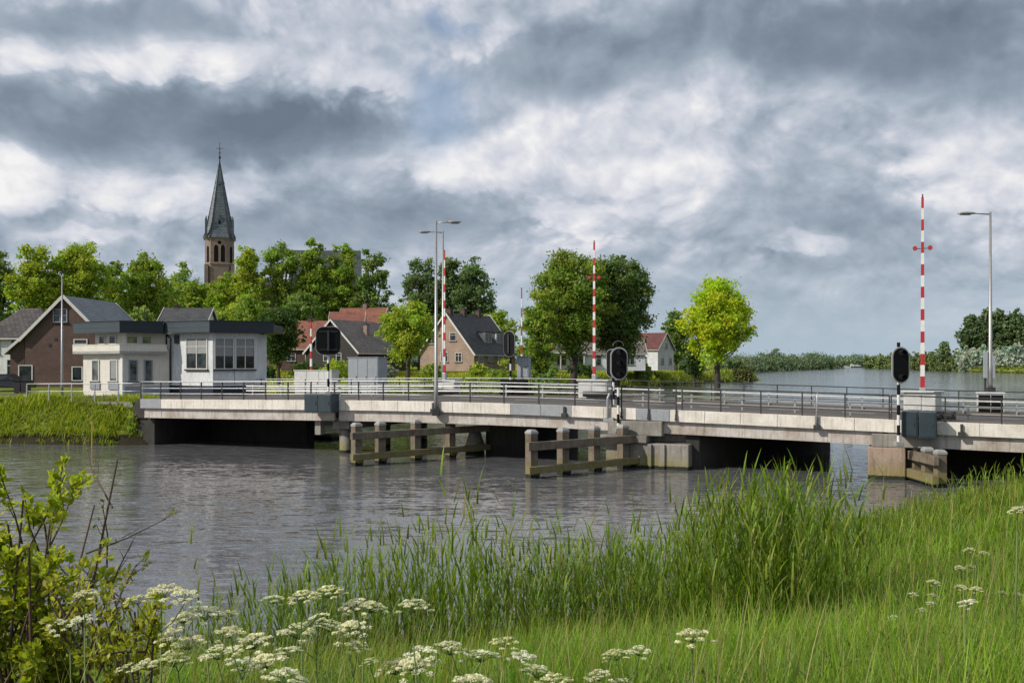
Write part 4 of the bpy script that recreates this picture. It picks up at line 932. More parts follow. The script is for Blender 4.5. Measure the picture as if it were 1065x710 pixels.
# distant boats
for i, (px, Z, L, hz, dk) in enumerate(((859,1180,11,5.0,0),(872,1190,10,4.5,0),(880,1170,9,3.6,0),(887,1185,8,4.2,0),(893,1150,18,2.6,1))):
    x = xat(px,Z); e = empty('moored_boat', (x,Z,0), ['leftmost white cabin boat on the far water','tall white cabin boat right of the leftmost boat','middle small white boat in the far group','white boat beside the dark barge','low dark barge at the right of the far boats'][i], 'boat', 'boats moored far up the river')
    M = Matrix.Translation((x,Z,0)); m = MB(M); h = 1.5
    m.add([(-L/2,-1.5,-.4),(L*.35,-1.5,-.4),(L/2,0,-.4),(L*.35,1.5,-.4),(-L/2,1.5,-.4),(-L/2,-1.9,h),(L*.38,-1.9,h),(L*.56,0,h+.4),(L*.38,1.9,h),(-L/2,1.9,h)], [(0,1,6,5),(1,2,7,6),(2,3,8,7),(3,4,9,8),(4,0,5,9),(5,6,7,8,9)]); m.build('hull', M_hulldark if dk else M_hull, e)
    m = MB(M); m.box(-L*.35,L*.15,-1.4,1.4,h,h+hz*.4); m.box(-L*.2,L*.05,-1.2,1.2,h+hz*.4,h+hz*.62); c_ = m.build('cabin', M_hull, e, bevel=.1)
    m = MB(M); m.box(-L*.33,L*.13,-1.43,-1.41,h+.5,h+hz*.3); m.build('window_strip', M_glass, c_)

# ------------------------------------------------------------------ vegetation
def unit(n, rng):
    v = rng.normal(size=(n,3)); return v/np.linalg.norm(v, axis=1, keepdims=True)
def leaves(name, C, Rc, n, size, base, var, parent, rng, mat=M_leaf, flat=.75, seedcol=None):
    """n leaf quads spread through clumps C (k,3) with radii Rc"""
    k = len(C); ci = rng.choice(k, n, p=(Rc**2.2)/np.sum(Rc**2.2)); d = unit(n, rng)
    r = rng.random(n)**.45*(.70+.8*rng.random(n)**2.2); pos = C[ci]+d*(Rc[ci]*r)[:,None]*np.array([1,1,flat])
    nrm = d*.55+unit(n, rng)*.75; nrm[:,2] += .25; nrm /= np.linalg.norm(nrm, axis=1, keepdims=True)
    a = np.cross(nrm, unit(n, rng)); a /= np.linalg.norm(a, axis=1, keepdims=True)+1e-9; b = np.cross(nrm, a)
    sz = size*rng.uniform(.6,1.35,n)[:,None]
    V = np.stack([pos-a*sz, pos-b*sz*.62+a*sz*.1, pos+a*sz, pos+b*sz*.62+a*sz*.1], 1).reshape(-1,3)
    cl = rng.uniform(1-var, 1+var, k)[ci]*rng.uniform(.7,1.3,n)
    col = np.array(base)[None,:]*cl[:,None]; yel = rng.random(k)[ci]; col[:,0] *= .8+.3*yel
    cols = np.repeat(np.clip(col,0,1), 4, axis=0)
    return np_mesh(name, V, np.arange(n*4).reshape(-1,4), mat, cols, parent)
TREES = []
def tree(label, px, ytop, wpx, Z, base, kind='round', ybase=None, n=9000, name='tree', lsize=None, group=None, yclear=None, trunk_px=None, mat=M_leaf, cat='tree', nclump=None):
    rng = np.random.default_rng(int(px*13+Z*7+ytop)); x = xat(px,Z); z0 = gz1(x,Z) if ybase is None else zat(ybase,Z)
    z0 = min(z0, gz1(x,Z)+.1); ztop = zat(ytop,Z); h = ztop-z0; w = wpx/F*Z/2
    e = empty(name, (x,Z,z0), label, cat, group)
    zc0 = z0+h*{'round':.10,'oval':.08,'poplar':.05,'bush':-.1,'broad':.2}[kind] if yclear is None else zat(yclear,Z)
    H_ = ztop-zc0; zc = zc0+H_*.5
    k = nclump or {'round':125,'oval':125,'poplar':100,'bush':34,'broad':230}[kind]
    f = rng.random(k); d = unit(k, rng)
    if kind == 'poplar':
        hz = rng.random(k)**.9; prof = np.sin(np.pi*np.clip(hz*.80+.14,0,1))**.5*(1-.15*hz)
        az = rng.random(k)*2*np.pi; rad = w*prof*rng.random(k)**.5
        C = np.stack([x+rad*np.cos(az), Z+rad*np.sin(az), zc0+hz*H_*.94], 1); Rc = w*rng.uniform(.14,.40,k)*(.6+.4*prof)
    else:
        rad = .42+.62*rng.random(k)**.7
        if kind == 'oval': taper = 1.04-.5*np.clip(d[:,2],-.1,1)
        else: taper = np.ones(k)
        low = np.where(d[:,2] < 0, .85, 1)
        C = np.stack([x+d[:,0]*rad*w*.86*taper, Z+d[:,1]*rad*w*.86*taper, zc+d[:,2]*rad*H_*.46*low], 1)
        Rc = min(w,H_/2)*rng.uniform(.08,.30,k)**1.0
    nb = 7; fz_ = np.linspace(.12,.84,nb) if kind != 'bush' else np.linspace(.1,.6,nb); pz = np.sin(np.pi*np.clip(fz_*.8+.12,0,1))**.7
    Cb = np.stack([x+rng.normal(size=nb)*w*.14, Z+rng.normal(size=nb)*w*.14, zc0+fz_*H_], 1); Rb = w*pz*(.52 if kind == 'poplar' else .62)
    C = np.vstack([C,Cb]); Rc = np.concatenate([Rc,Rb])
    C[:,2] = np.minimum(C[:,2], ztop-Rc*.6)
    ns = 26 if kind != 'bush' else 8; ds = unit(ns, rng); ds[:,2] = np.abs(ds[:,2])*.9-.25
    hh_ = .5+ds[:,2]*.47; pr = (np.sin(np.pi*np.clip(hh_*.8+.14,0,1))**.5)
    Cs = np.stack([x+ds[:,0]*w*pr*rng.uniform(.95,1.12,ns), Z+ds[:,1]*w*pr, zc0+hh_*H_], 1); C = np.vstack([C,Cs]); Rc = np.concatenate([Rc, min(w,H_/2)*rng.uniform(.06,.13,ns)])
    leaves('crown', C, Rc, int(n*1.6), (lsize or max(.0016*Z, .11))*.9, base, .22, e, rng, mat)
    if kind != 'bush':
        m = MB(); tr = (trunk_px/F*Z/2) if trunk_px else .028*h; top = Vector((x+rng.normal()*.02*h, Z, zc0+H_*.72))
        m.tube([(x,Z,z0-.3),(x,Z,z0+.05*h),(x+rng.normal()*.006*h,Z,z0+.3*h),top], [tr*1.35,tr,tr*.75,tr*.18], 8)
        for i in rng.choice(k, min(k,26), replace=False):
            c = Vector(C[i]); fz = max(.1*h, (c.z-z0)*.55); st = Vector((x,Z,z0+min(fz,.62*h))); md = (st+c)/2+Vector((0,0,-.03*h))
            m.tube([st,md,c], [tr*.36,tr*.2,tr*.05], 5, cap=False)
        m.build('trunk', M_bark, e, smooth=True)
    return e
G1=(.35,.39,.05); G2=(.26,.32,.05); G3=(.18,.24,.06); GY_=(.46,.50,.03); GD=(.07,.115,.03); GP=(.28,.33,.10); GB=(.15,.20,.085)
T = tree
T('darker tree cut by the left edge of the picture', 0, 257, 44, 150, G3, 'oval', n=7000)
T('bright yellow green tree left of the brick house gable', 36, 254, 58, 128, G1, 'round', n=10000, yclear=345)
T('broad light green tree above the brick house roof', 83, 250, 66, 132, G1, 'round', n=11000, yclear=340)
T('dark green tree behind the blue grey roof', 118, 264, 44, 142, G2, 'oval', n=7000)
T('round mid green tree above the keepers house', 152, 261, 56, 138, G2, 'round', n=9000, yclear=345)
T('low green tree filling the gap left of the keepers roof', 60, 292, 70, 150, G2, 'round', n=6000)
T('hazy pale tree left of the church tower', 188, 268, 44, 260, GP, 'oval', n=5000)
T('pale tree at the foot of the church tower', 204, 290, 46, 205, G2, 'round', n=6000, yclear=350)
T('yellow green tree covering the right foot of the tower', 231, 288, 36, 195, G1, 'round', n=5000, yclear=355)
T('young bush like tree peeping above the keepers roof', 148, 316, 36, 118, GP, 'round', n=3500)
T('bright poplar just right of the church tower', 258, 250, 44, 185, G1, 'poplar', n=8000)
T('second tall poplar right of the church tower', 293, 246, 50, 188, G2, 'poplar', n=9000)
T('tallest poplar of the row in front of the church nave', 325, 242, 46, 190, G2, 'poplar', n=9000)
T('poplar in front of the right end of the nave', 357, 248, 46, 192, G2, 'poplar', n=8000)
T('open crowned poplar at the right end of the nave', 388, 254, 46, 190, G3, 'poplar', n=6000, nclump=70)
T('low dense tree under the poplars right of the tower', 262, 305, 50, 165, G2, 'round', n=6000)
T('dense dark tree under the middle poplars', 312, 300, 52, 178, G3, 'round', n=6000)
T('green mass of a low tree behind the red roofs', 365, 296, 54, 200, G3, 'round', n=6000)
T('small low tree between the poplars and the keepers roof', 225, 318, 44, 140, G2, 'round', n=4000)
T('dark round tree on the lawn beside the keepers house', 290, 317, 50, 98, GD, 'round', n=8000, yclear=378, trunk_px=4, ybase=392)
T('round light green tree on the lawn left of the street lamps', 424, 313, 62, 104, G1, 'round', n=11000, yclear=376, trunk_px=5, ybase=392)
T('leftmost dark tree of the clump behind the street lamps', 438, 264, 48, 215, GB, 'poplar', n=7000)
T('middle dark tree of the clump behind the street lamps', 466, 261, 56, 215, GB, 'oval', n=8000)
T('right broad dark tree behind the dormer house', 492, 264, 54, 212, GB, 'oval', n=9000)
T('small bright tree right of the dormer house', 517, 320, 44, 170, G1, 'round', n=6000)
T('loose green tree left of the big round tree', 560, 302, 46, 140, G2, 'round', n=7000)
T('large round tree left half of the big pair behind the boom', 596, 259, 88, 146, (.23,.28,.045), 'broad', n=26000, yclear=374, trunk_px=8, ybase=390, lsize=.24)
T('large darker tree right half of the big pair behind the boom', 641, 262, 80, 150, (.13,.18,.05), 'broad', n=22000, yclear=376, trunk_px=7, ybase=389, lsize=.25)
T('grey green tree behind the yellow green tree', 703, 318, 36, 290, G3, 'oval', n=5000)
T('vivid yellow green tree standing alone at the tip of the bank', 746, 284, 78, 200, GY_, 'oval', n=19000, yclear=381, trunk_px=7, ybase=387, lsize=.32, nclump=170)
T('small dark tree beside the white gabled house', 722, 345, 20, 225, GD, 'round', n=1500)
T('small dark conical tree right of the far willows', 981.5, 352, 14, 640, GB, 'round', n=1200, mat=M_leaffar)
T('full mid green tree low between the tower and the first poplar', 246, 276, 46, 205, G2, 'round', n=6000)
T('full green tree low in front of the nave', 338, 278, 60, 205, G3, 'round', n=7000)
T('green tree low left of the church between the round trees', 172, 288, 44, 190, G2, 'round', n=5500)
# bushes
for lab, px, yt, w, Z, c in (('rounded green bush in front of the dormer house', 522,371,46,118,G2),('light green bush right of the square signal', 352,372,44,112,G1),
    ('low hedge bush under the grey barn roof', 388,376,40,118,G3),('pale flowering shrub below the lawn tree', 402,378,26,140,(.35,.36,.33)),
    ('low shrub left of the pink house', 448,376,30,128,G2),('dark low shrub under the big tree', 570,377,34,130,G3),('round shrub at the corner of the pink house', 497,374,22,138,G1),
    ('dark shrub in front of the veranda', 606,379,30,170,GD),('green shrub at the white gabled house', 668,377,22,195,G3),
    ('hedge right of the white gabled house', 718,375,34,240,GD),('pale reed coloured bush at the tip of the bank', 772,380,24,262,(.12,.12,.04)),
    ('low bush right of the vivid yellow green tree', 764,373,30,300,GB),('dark hedge left of the keepers lawn', 276,378,30,120,GD),
    ('garden hedge below the red roofs', 318,377,40,140,GD), ('green hedge behind the white utility cabinet', 372,381,50,100,G1)):
    T(lab, px, yt, w, Z, c, 'bush', n=3200, name='bush', cat='bush')
T('leafy bush growing against the left bridge abutment', 140, 414, 18, 58.6, G2, 'bush', n=1500, name='bush', cat='bush', lsize=.07)

# far shores: trees one can tell apart, then a far wood; distance haze is put into the leaf colours
rng = np.random.default_rng(5)
far_l = [(783,367,26,560),(797,366,26,620),(812,367,24,680),(826,366,25,740),(841,367,22,800),(856,367,22,860),(868,370,17,1000),(884,371,18,1400),(898,371,18,1400),(912,370,18,1450),(757,368,30,420),(770,367,28,480),(803,359,20,900),(845,364,18,1150)]
for i, (px, yt, w, Z) in enumerate(far_l):
    T('small haze tinted green tree in the far shoreline row on the left', px, yt+2.5, w*1.6, Z, (.17,.215,.105) if i % 2 else (.14,.185,.10), 'bush', n=3600, lsize=.0010*Z, mat=M_leaffar, group='trees along the far left shore', name='far_tree')
far_r = [(906,368,17,960),(918,367,17,900),(930,365,18,850),(941,364,17,800),(952,363,17,750),(963,363,16,700),(973,362,17,670),(984,362,16,640),(995,362,14,615)]
for i, (px, yt, w, Z) in enumerate(far_r):
    T('round olive green willow in the row along the right shore', px, yt, w, Z, (.17,.21,.07), 'bush', n=4000, lsize=.0010*Z, mat=M_leaffar, group='olive willows along the right shore', name='willow_tree')
GS = (.36,.40,.33)
for lab, px, yt, w, Z in (('leftmost silver grey willow on the right shore', 1005,359,22,590),('silver willow just left of the street lamp', 1020,357,22,575),('silver willow just right of the street lamp', 1041,358,20,540),('broad silver willow with white tips near the picture edge', 1057,354,26,520),('silver willow cut by the right picture edge', 1075,358,20,500)):
    T(lab, px, yt, w, Z, GS, 'bush', n=3200, mat=M_leaffar, name='willow_tree')
for lab, px, yt, w, Z in (('leftmost tall dark poplar above the silver willows', 1010,326,28,760),('second tall dark poplar above the silver willows', 1026,321,26,755),('tall dark poplar behind the street lamp', 1040,319,26,750),('tall dark poplar near the right picture edge', 1056,320,26,745),('rightmost dark poplar cut by the picture edge', 1072,322,28,740)):
    T(lab, px, yt, w, Z, (.11,.155,.065), 'oval', n=5000, mat=M_leaffar, yclear=372)
# far wood as one mass
pts = []; 
for px in np.arange(-100, 1400, 5.0):
    for Z in (1900, 2150): pts.append((xat(px,Z)+rng.normal()*8, Z+rng.normal()*60, rng.uniform(6,13)+ (6 if Z > 2000 else 0)))
C = np.array(pts); Rc = rng.uniform(9,15,len(C))
C2 = C.copy(); C2[:,2] = 5; C = np.vstack([C,C2]); Rc = np.concatenate([Rc,Rc])
o = leaves('far_wood', C, Rc, 90000, 2.4, (.14,.185,.16), .2, None, rng, M_leaffar)  # lighter, bluer base colour stands in for distance haze
tag(o, 'hazy far off wood along the horizon', 'wood', kind='stuff')

# blades -------------------------------------------------------------
def blades(name, B, az, t0, bend, ln, wd, col, mat, segs=3, parent=None, tipcol=1.25, fat=False):
    n = len(B); K = segs; V = np.zeros((n, 2*K+1, 3)); cc = np.zeros((n, 2*K+1, 3)); p = B.copy(); dx, dy = np.cos(az), np.sin(az)
    side = np.stack([-dy, dx, np.zeros(n)], 1)
    for k in range(K+1):
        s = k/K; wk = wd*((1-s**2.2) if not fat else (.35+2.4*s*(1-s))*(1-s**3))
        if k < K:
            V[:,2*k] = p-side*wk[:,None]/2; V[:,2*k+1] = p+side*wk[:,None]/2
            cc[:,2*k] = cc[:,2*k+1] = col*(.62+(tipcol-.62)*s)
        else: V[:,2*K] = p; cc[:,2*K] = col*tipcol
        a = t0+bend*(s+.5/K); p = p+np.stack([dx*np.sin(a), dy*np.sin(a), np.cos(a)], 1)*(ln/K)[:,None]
    base = (np.arange(n)*(2*K+1))[:,None]
    q = np.array([[2*k,2*k+1,2*k+3,2*k+2] for k in range(K-1)]+[[2*K-2,2*K-1,2*K,2*K]])
    # last face is a triangle: split everything to triangles for uniform face size
    tr = [[2*k,2*k+1,2*k+3] for k in range(K-1)]+[[2*k,2*k+3,2*k+2] for k in range(K-1)]+[[2*K-2,2*K-1,2*K]]
    Fq = (base[:,None,:]+np.array(tr)[None]).reshape(-1,3)
    return np_mesh(name, V.reshape(-1,3), Fq, mat, np.clip(cc.reshape(-1,3),0,1), parent, smooth=True)
rng = np.random.default_rng(11)
def hue(n, rng, g=(.135,.25,.022), yel=.4):
    c = np.tile(np.array(g), (n,1))*rng.uniform(.6,1.45,n)[:,None]; y = rng.random(n)*yel
    c[:,0] *= 1+y; c[:,2] *= rng.uniform(.6,1.6,n); dry = rng.random(n) < .035; c[dry] = np.array((.30,.25,.12))*rng.uniform(.6,1,dry.sum())[:,None]; return c
# meadow
n = 330000; Zr = rng.uniform(1.0, 42, n); keep = rng.random(n) < np.minimum(1, (9/Zr)**.35); Zr = np.concatenate([Zr[keep], rng.uniform(1.3, 9, 70000)]); n = len(Zr)
u = rng.uniform(-.78, .78, n); X = u*Zr; Y = Zr; dd = sdist(X, Y); k = (dd > -.15); X, Y, Zr, dd = X[k], Y[k], Zr[k], dd[k]; n = len(X)
patch = .5+.5*wob(X, Y, .8, 2); patch2 = .5+.5*wob(X, Y, 2.6, 5)
Bz = gz(X, Y)-.03; B = np.stack([X,Y,Bz],1)
ln = (.27+.40*patch)*rng.uniform(.5,1.35,n)*(.75+.25*sm(Zr,2,6)); 
ln *= np.where(X > 0, 1.12-.35*sm(X,6,12), .95)
wd = .0065*rng.uniform(.6,1.5,n)*(1+Zr/9)
col = hue(n, rng); col *= (.5+.5*patch2+.3*patch)[:,None]
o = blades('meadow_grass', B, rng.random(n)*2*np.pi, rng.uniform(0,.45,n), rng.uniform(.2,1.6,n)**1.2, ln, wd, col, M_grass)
tag(o, 'lush green meadow grass covering the near bank', 'grass', kind='stuff')
# seeding stalks and broad leaves among the grass
n = 10000; Zr = rng.uniform(1.6, 30, n); u = rng.uniform(-.7,.7,n); X = u*Zr; Y = Zr; dd = sdist(X,Y); k = dd > .3; X, Y, Zr = X[k], Y[k], Zr[k]; n = len(X)
B = np.stack([X,Y,gz(X,Y)],1); o = blades('seeding_stalks', B, rng.random(n)*6.28, rng.uniform(0,.2,n), rng.uniform(.1,.9,n), rng.uniform(.4,.95,n), .004*(1+Zr/7), hue(n,rng,(.20,.23,.07),.4), M_grass, 4)
tag(o, 'pale seeding grass stalks scattered over the near bank', 'grass', kind='stuff')
n = 42000; Zr = rng.uniform(1.5, 14, n); u = rng.uniform(-.7,.7,n); X = u*Zr; Y = Zr; pt = wob(X,Y,.6,9); dd = sdist(X,Y); k = (dd > .8) & (pt > -.05) & ((X < .5) | (rng.random(n) < .5)); X, Y, Zr = X[k], Y[k], Zr[k]; n = len(X)
B = np.stack([X,Y,gz(X,Y)+rng.uniform(.05,.42,n)],1); o = blades('leafy_herbs', B, rng.random(n)*6.28, rng.uniform(.5,1.3,n), rng.uniform(.2,.9,n), rng.uniform(.05,.13,n), rng.uniform(.018,.04,n), hue(n,rng,(.085,.15,.02),.3), M_grass, 3, fat=True)
tag(o, 'low leafy herbs and nettles between the grass blades', 'plants', kind='stuff')

# reeds: leaves climb a stiff stem
def reeds(name, label, X, Y, hgt, sc, rng, g=(.115,.20,.03), nl=8):
    n = len(X); zb_ = gz(X,Y); B = np.stack([X,Y,zb_-.02],1); az = rng.random(n)*6.28; t0 = rng.uniform(0,.09,n); bend = rng.uniform(0,.14,n)
    pieces = [(B, az, t0, bend, hgt, .007*sc*np.ones(n), hue(n,rng,g,.4))]
    for i in range(nl):
        f = (i+1.2)/(nl+1.2); a = t0+bend*f*.6; hh = hgt*f*rng.uniform(.92,1.03,n)
        Bp = B+np.stack([np.cos(az)*np.sin(a)*hh, np.sin(az)*np.sin(a)*hh, np.cos(a)*hh*.98],1)
        la = rng.random(n)*6.28; L = rng.uniform(.26,.52,n)*np.minimum(hgt/1.5,1.15)*(1.1-.35*f)
        pieces.append((Bp, la, rng.uniform(.12,.5,n), rng.uniform(.05,.9,n), L, rng.uniform(.013,.024,n)*sc, hue(n,rng,g,.5)))
    cat_ = [np.concatenate([p[j] for p in pieces]) for j in range(7)]
    o = blades(name, *cat_, M_grass, 4, fat=False); tag(o, label, 'reeds', kind='stuff')
def scatter(n, fn):
    out = fn(n); return out
rng = np.random.default_rng(21)
# along the near water's edge
n = 15000; Zr = rng.uniform(8, 42, n); u = rng.uniform(-.6,.78,n); X = u*Zr; Y = Zr; dd = sdist(X,Y)
dens = sm(X, -5.6, -2.2); k = (dd > -1.3) & (dd < 3.2) & (rng.random(n) < np.where(X > 8, .6, 1)*(.12+.88*dens)*np.exp(-np.maximum(-dd-.3,0))*1.0); X, Y, dd = X[k], Y[k], dd[k]
hh = rng.uniform(1.15,2.1,len(X))*(1-.08*np.maximum(dd,0))*(.74+.30*sm(X,-5,-2))*(1-.14*sm(X,1,4))*(1-.60*sm(X,5,11)) 
reeds('reed_bed', 'bed of green reeds along the near water edge', X, Y, np.maximum(hh,.5), 1.25, rng)
n = 26000; Zr = rng.uniform(7, 17, n); u = rng.uniform(-.6,.25,n); X = u*Zr; Y = Zr; dd = sdist(X,Y); k = (dd > -.4) & (dd < 4.5); X, Y = X[k], Y[k]; n = len(X)
B = np.stack([X,Y,gz(X,Y)-.02],1); lump = .7+.3*wob(X,Y,.7,4)
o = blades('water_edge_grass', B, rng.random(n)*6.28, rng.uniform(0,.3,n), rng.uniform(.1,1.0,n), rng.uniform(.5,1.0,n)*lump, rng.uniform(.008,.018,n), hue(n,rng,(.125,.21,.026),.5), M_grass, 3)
tag(o, 'long green grass along the water edge at the lower left', 'grass', kind='stuff')
# tall clumps
CL = [(-.9,14.2,.6,40,2.35),(-.45,13.4,.25,7,2.8),(-.5,13.2,.10,4,3.15),(.6,14.8,.9,60,2.2),(-2.4,14.3,.6,40,2.15),(3.1,13.3,.42,100,2.38),(3.6,12.8,.4,85,2.3),(4.0,13.6,.4,45,2.15),(2.8,14.5,.45,40,2.1),(-3.4,14.6,.4,10,1.9),(-4.4,14.3,.3,8,1.7),(1.2,15.5,.8,40,1.9),(11.5,24,1.5,40,1.15),(14.8,27,1.2,30,1.2),(13.2,25.0,.7,20,1.25)]
X = np.concatenate([rng.normal(c[0],c[2],c[3]) for c in CL]); Y = np.concatenate([rng.normal(c[1],c[2],c[3]) for c in CL]); hh = np.concatenate([rng.uniform(.8,1.08,c[3])*c[4] for c in CL])
reeds('tall_reeds', 'taller reed clumps standing above the reed bed', X, Y, hh, 1.35, rng, (.14,.235,.03), 9)

# left river bank grass (far side) and opposite bank reeds
def bankgrass(name, label, poly_pts, dmax, n, hr, wr, g, seed, dmin=-.2):
    rng = np.random.default_rng(seed); pp = np.array(poly_pts, float); seg = np.hypot(*(pp[1:]-pp[:-1]).T); i = rng.choice(len(seg), n, p=seg/seg.sum()); t = rng.random(n)
    base = pp[i]+(pp[i+1]-pp[i])*t[:,None]; dr_ = (pp[i+1]-pp[i])/seg[i][:,None]; nn_ = np.stack([-dr_[:,1],dr_[:,0]],1); off = rng.uniform(dmin,dmax,n)
    q = base+nn_*off[:,None]; X, Y = q[:,0], q[:,1]; dd = sdist(X,Y); k = dd > dmin; X, Y = X[k], Y[k]; n = len(X)
    lump = .55+.45*wob(X,Y,1.1*hr[1]/.7,3)+.3*wob(X,Y,3.0*hr[1]/.7,1); B = np.stack([X,Y,gz(X,Y)-.05],1)
    c = hue(n,rng,g,.5)*(.55+.6*np.clip(lump,0,1.2))[:,None]
    o = blades(name, B, rng.random(n)*6.28, rng.uniform(0,.5,n), rng.uniform(.1,1.2,n), rng.uniform(*hr,n)*np.clip(lump,.25,1.3), rng.uniform(*wr,n), c, M_grass, 3)
    return tag(o, label, 'grass', kind='stuff')
bankgrass('bank_grass', 'tall sunlit grass on the left river bank below the path', [(-21.6,58.2),(-24.5,58.0),(-33,59.6),(-60,61.5),(-90,63)][::-1], 5.0, 70000, (.45,1.0), (.03,.07), (.21,.29,.03), 31)
bankgrass('bank_grass', 'green reeds and grass along the village shore beyond the bridge', [(-14,80),(-8,95),(1,136),(10.7,158),(21.3,181),(43.7,233),(66,268),(72,282)], 9, 45000, (.6,1.6), (.10,.25), (.11,.16,.022), 33) if False else None
def landgrass(name, label, x0, x1, y0, y1, n, hr, wr, g, seed, dmin=0, dmax=1e9):
    rng = np.random.default_rng(seed); u = rng.uniform(x0,x1,n); Y = np.exp(rng.uniform(math.log(y0),math.log(y1),n)); X = (u-CX)/F*Y
    dd = sdist(X,Y); k = (dd > dmin) & (dd < dmax); X, Y, dd = X[k], Y[k], dd[k]; n = len(X); B = np.stack([X,Y,gz(X,Y)-.03],1)
    lump = .6+.4*wob(X,Y,2.2,3); c = hue(n,rng,g,.5)*(.6+.55*lump)[:,None]; sc = Y/150
    o = blades(name, B, rng.random(n)*6.28, rng.uniform(0,.5,n), rng.uniform(.1,1.,n), rng.uniform(*hr,n)*np.clip(lump,.3,1.2), rng.uniform(*wr,n)*sc, c, M_grass, 2)
    return tag(o, label, 'grass', kind='stuff')
landgrass('shore_reeds', 'green reeds along the village shore beyond the bridge', 250, 830, 78, 300, 160000, (1.0,1.9), (.10,.2), (.19,.27,.03), 35, -.6, 4.5)
landgrass('lawn_grass', 'rough lawn grass on the village green', 200, 800, 78, 300, 120000, (.15,.45), (.12,.25), (.33,.39,.05), 36, 4)
landgrass('shore_grass', 'green grass strip along the far right shore', 880, 1200, 380, 1200, 40000, (1.0,3.0), (.25,.5), (.15,.21,.04), 37, -.5, 16)

# ------------------------------------------------------------------ cow parsley
rng = np.random.default_rng(77)
def umbel_proto(seed, nr=16):
    rng = np.random.default_rng(seed); rad = .062; FV = []; FC = []; rays = MB()
    gold = math.pi*(3-math.sqrt(5)); age = set(rng.choice(nr, 4)); tint = seed % 4
    for i in range(nr):
        r = rad*math.sqrt((i+.5)/nr)*rng.uniform(.82,1.16); a = i*gold+rng.normal()*.1; cz = -.5*r*r/rad+rng.normal()*.003; cx_, cy_ = r*math.cos(a), r*math.sin(a)
        rays.tube([(0,0,-.045),(cx_*.6,cy_*.6,-.02+cz*.3),(cx_,cy_,cz-.006)], [.0013,.0011,.0009], 4, cap=False)
        ur = rng.uniform(.009,.017); nf = 22
        for j in range(nf):
            rr = ur*math.sqrt((j+.5)/nf); b = j*gold; x = cx_+rr*math.cos(b); y = cy_+rr*math.sin(b); z = cz-.3*rr*rr/ur+rng.normal()*.0008
            s_ = rng.uniform(.0028,.0042); t_ = rng.normal(size=2)*.35; n_ = 5; pts = [(x,y,z-.0006)]
            ph = rng.random()*6.28
            for k in range(n_):
                q = ph+k*2*math.pi/n_; dx_, dy_ = s_*math.cos(q), s_*math.sin(q); pts.append((x+dx_, y+dy_, z+dx_*t_[0]+dy_*t_[1]+.0006))
            FV.append(pts); cc = rng.uniform(.66,1.0)*(.78 if i in age else 1); FC.append([cc*.88, cc*(.85-tint*.012), cc*(.70-tint*.05)])
    V = np.array(FV).reshape(-1,3); nfl = len(FV); base = np.arange(nfl)[:,None,None]*6; tri = np.array([[0,1+k,1+(k+1)%5] for k in range(5)])[None]
    return V, (base+tri).reshape(-1,3), np.repeat(np.array(FC),6,axis=0), rays
PROTO = []
for sd in range(4):
    V, T3, Cc, rays = umbel_proto(sd+3, 14+2*sd); e0 = None
    fm = np_mesh('flower_head', V, T3, M_floret, Cc); rm = rays.build('rays', M_stem)
    PROTO.append((fm.data, rm.data)); bpy.data.objects.remove(fm); bpy.data.objects.remove(rm)
def umbel_obj(parent, pos, scale, tilt, k):
    fm, rm = PROTO[k]; h = bpy.data.objects.new('flower_head', fm); COL.objects.link(h); h.parent = parent
    h.location = pos; h.scale = (scale,)*3; h.rotation_euler = tilt; r = bpy.data.objects.new('rays', rm); COL.objects.link(r); r.parent = h
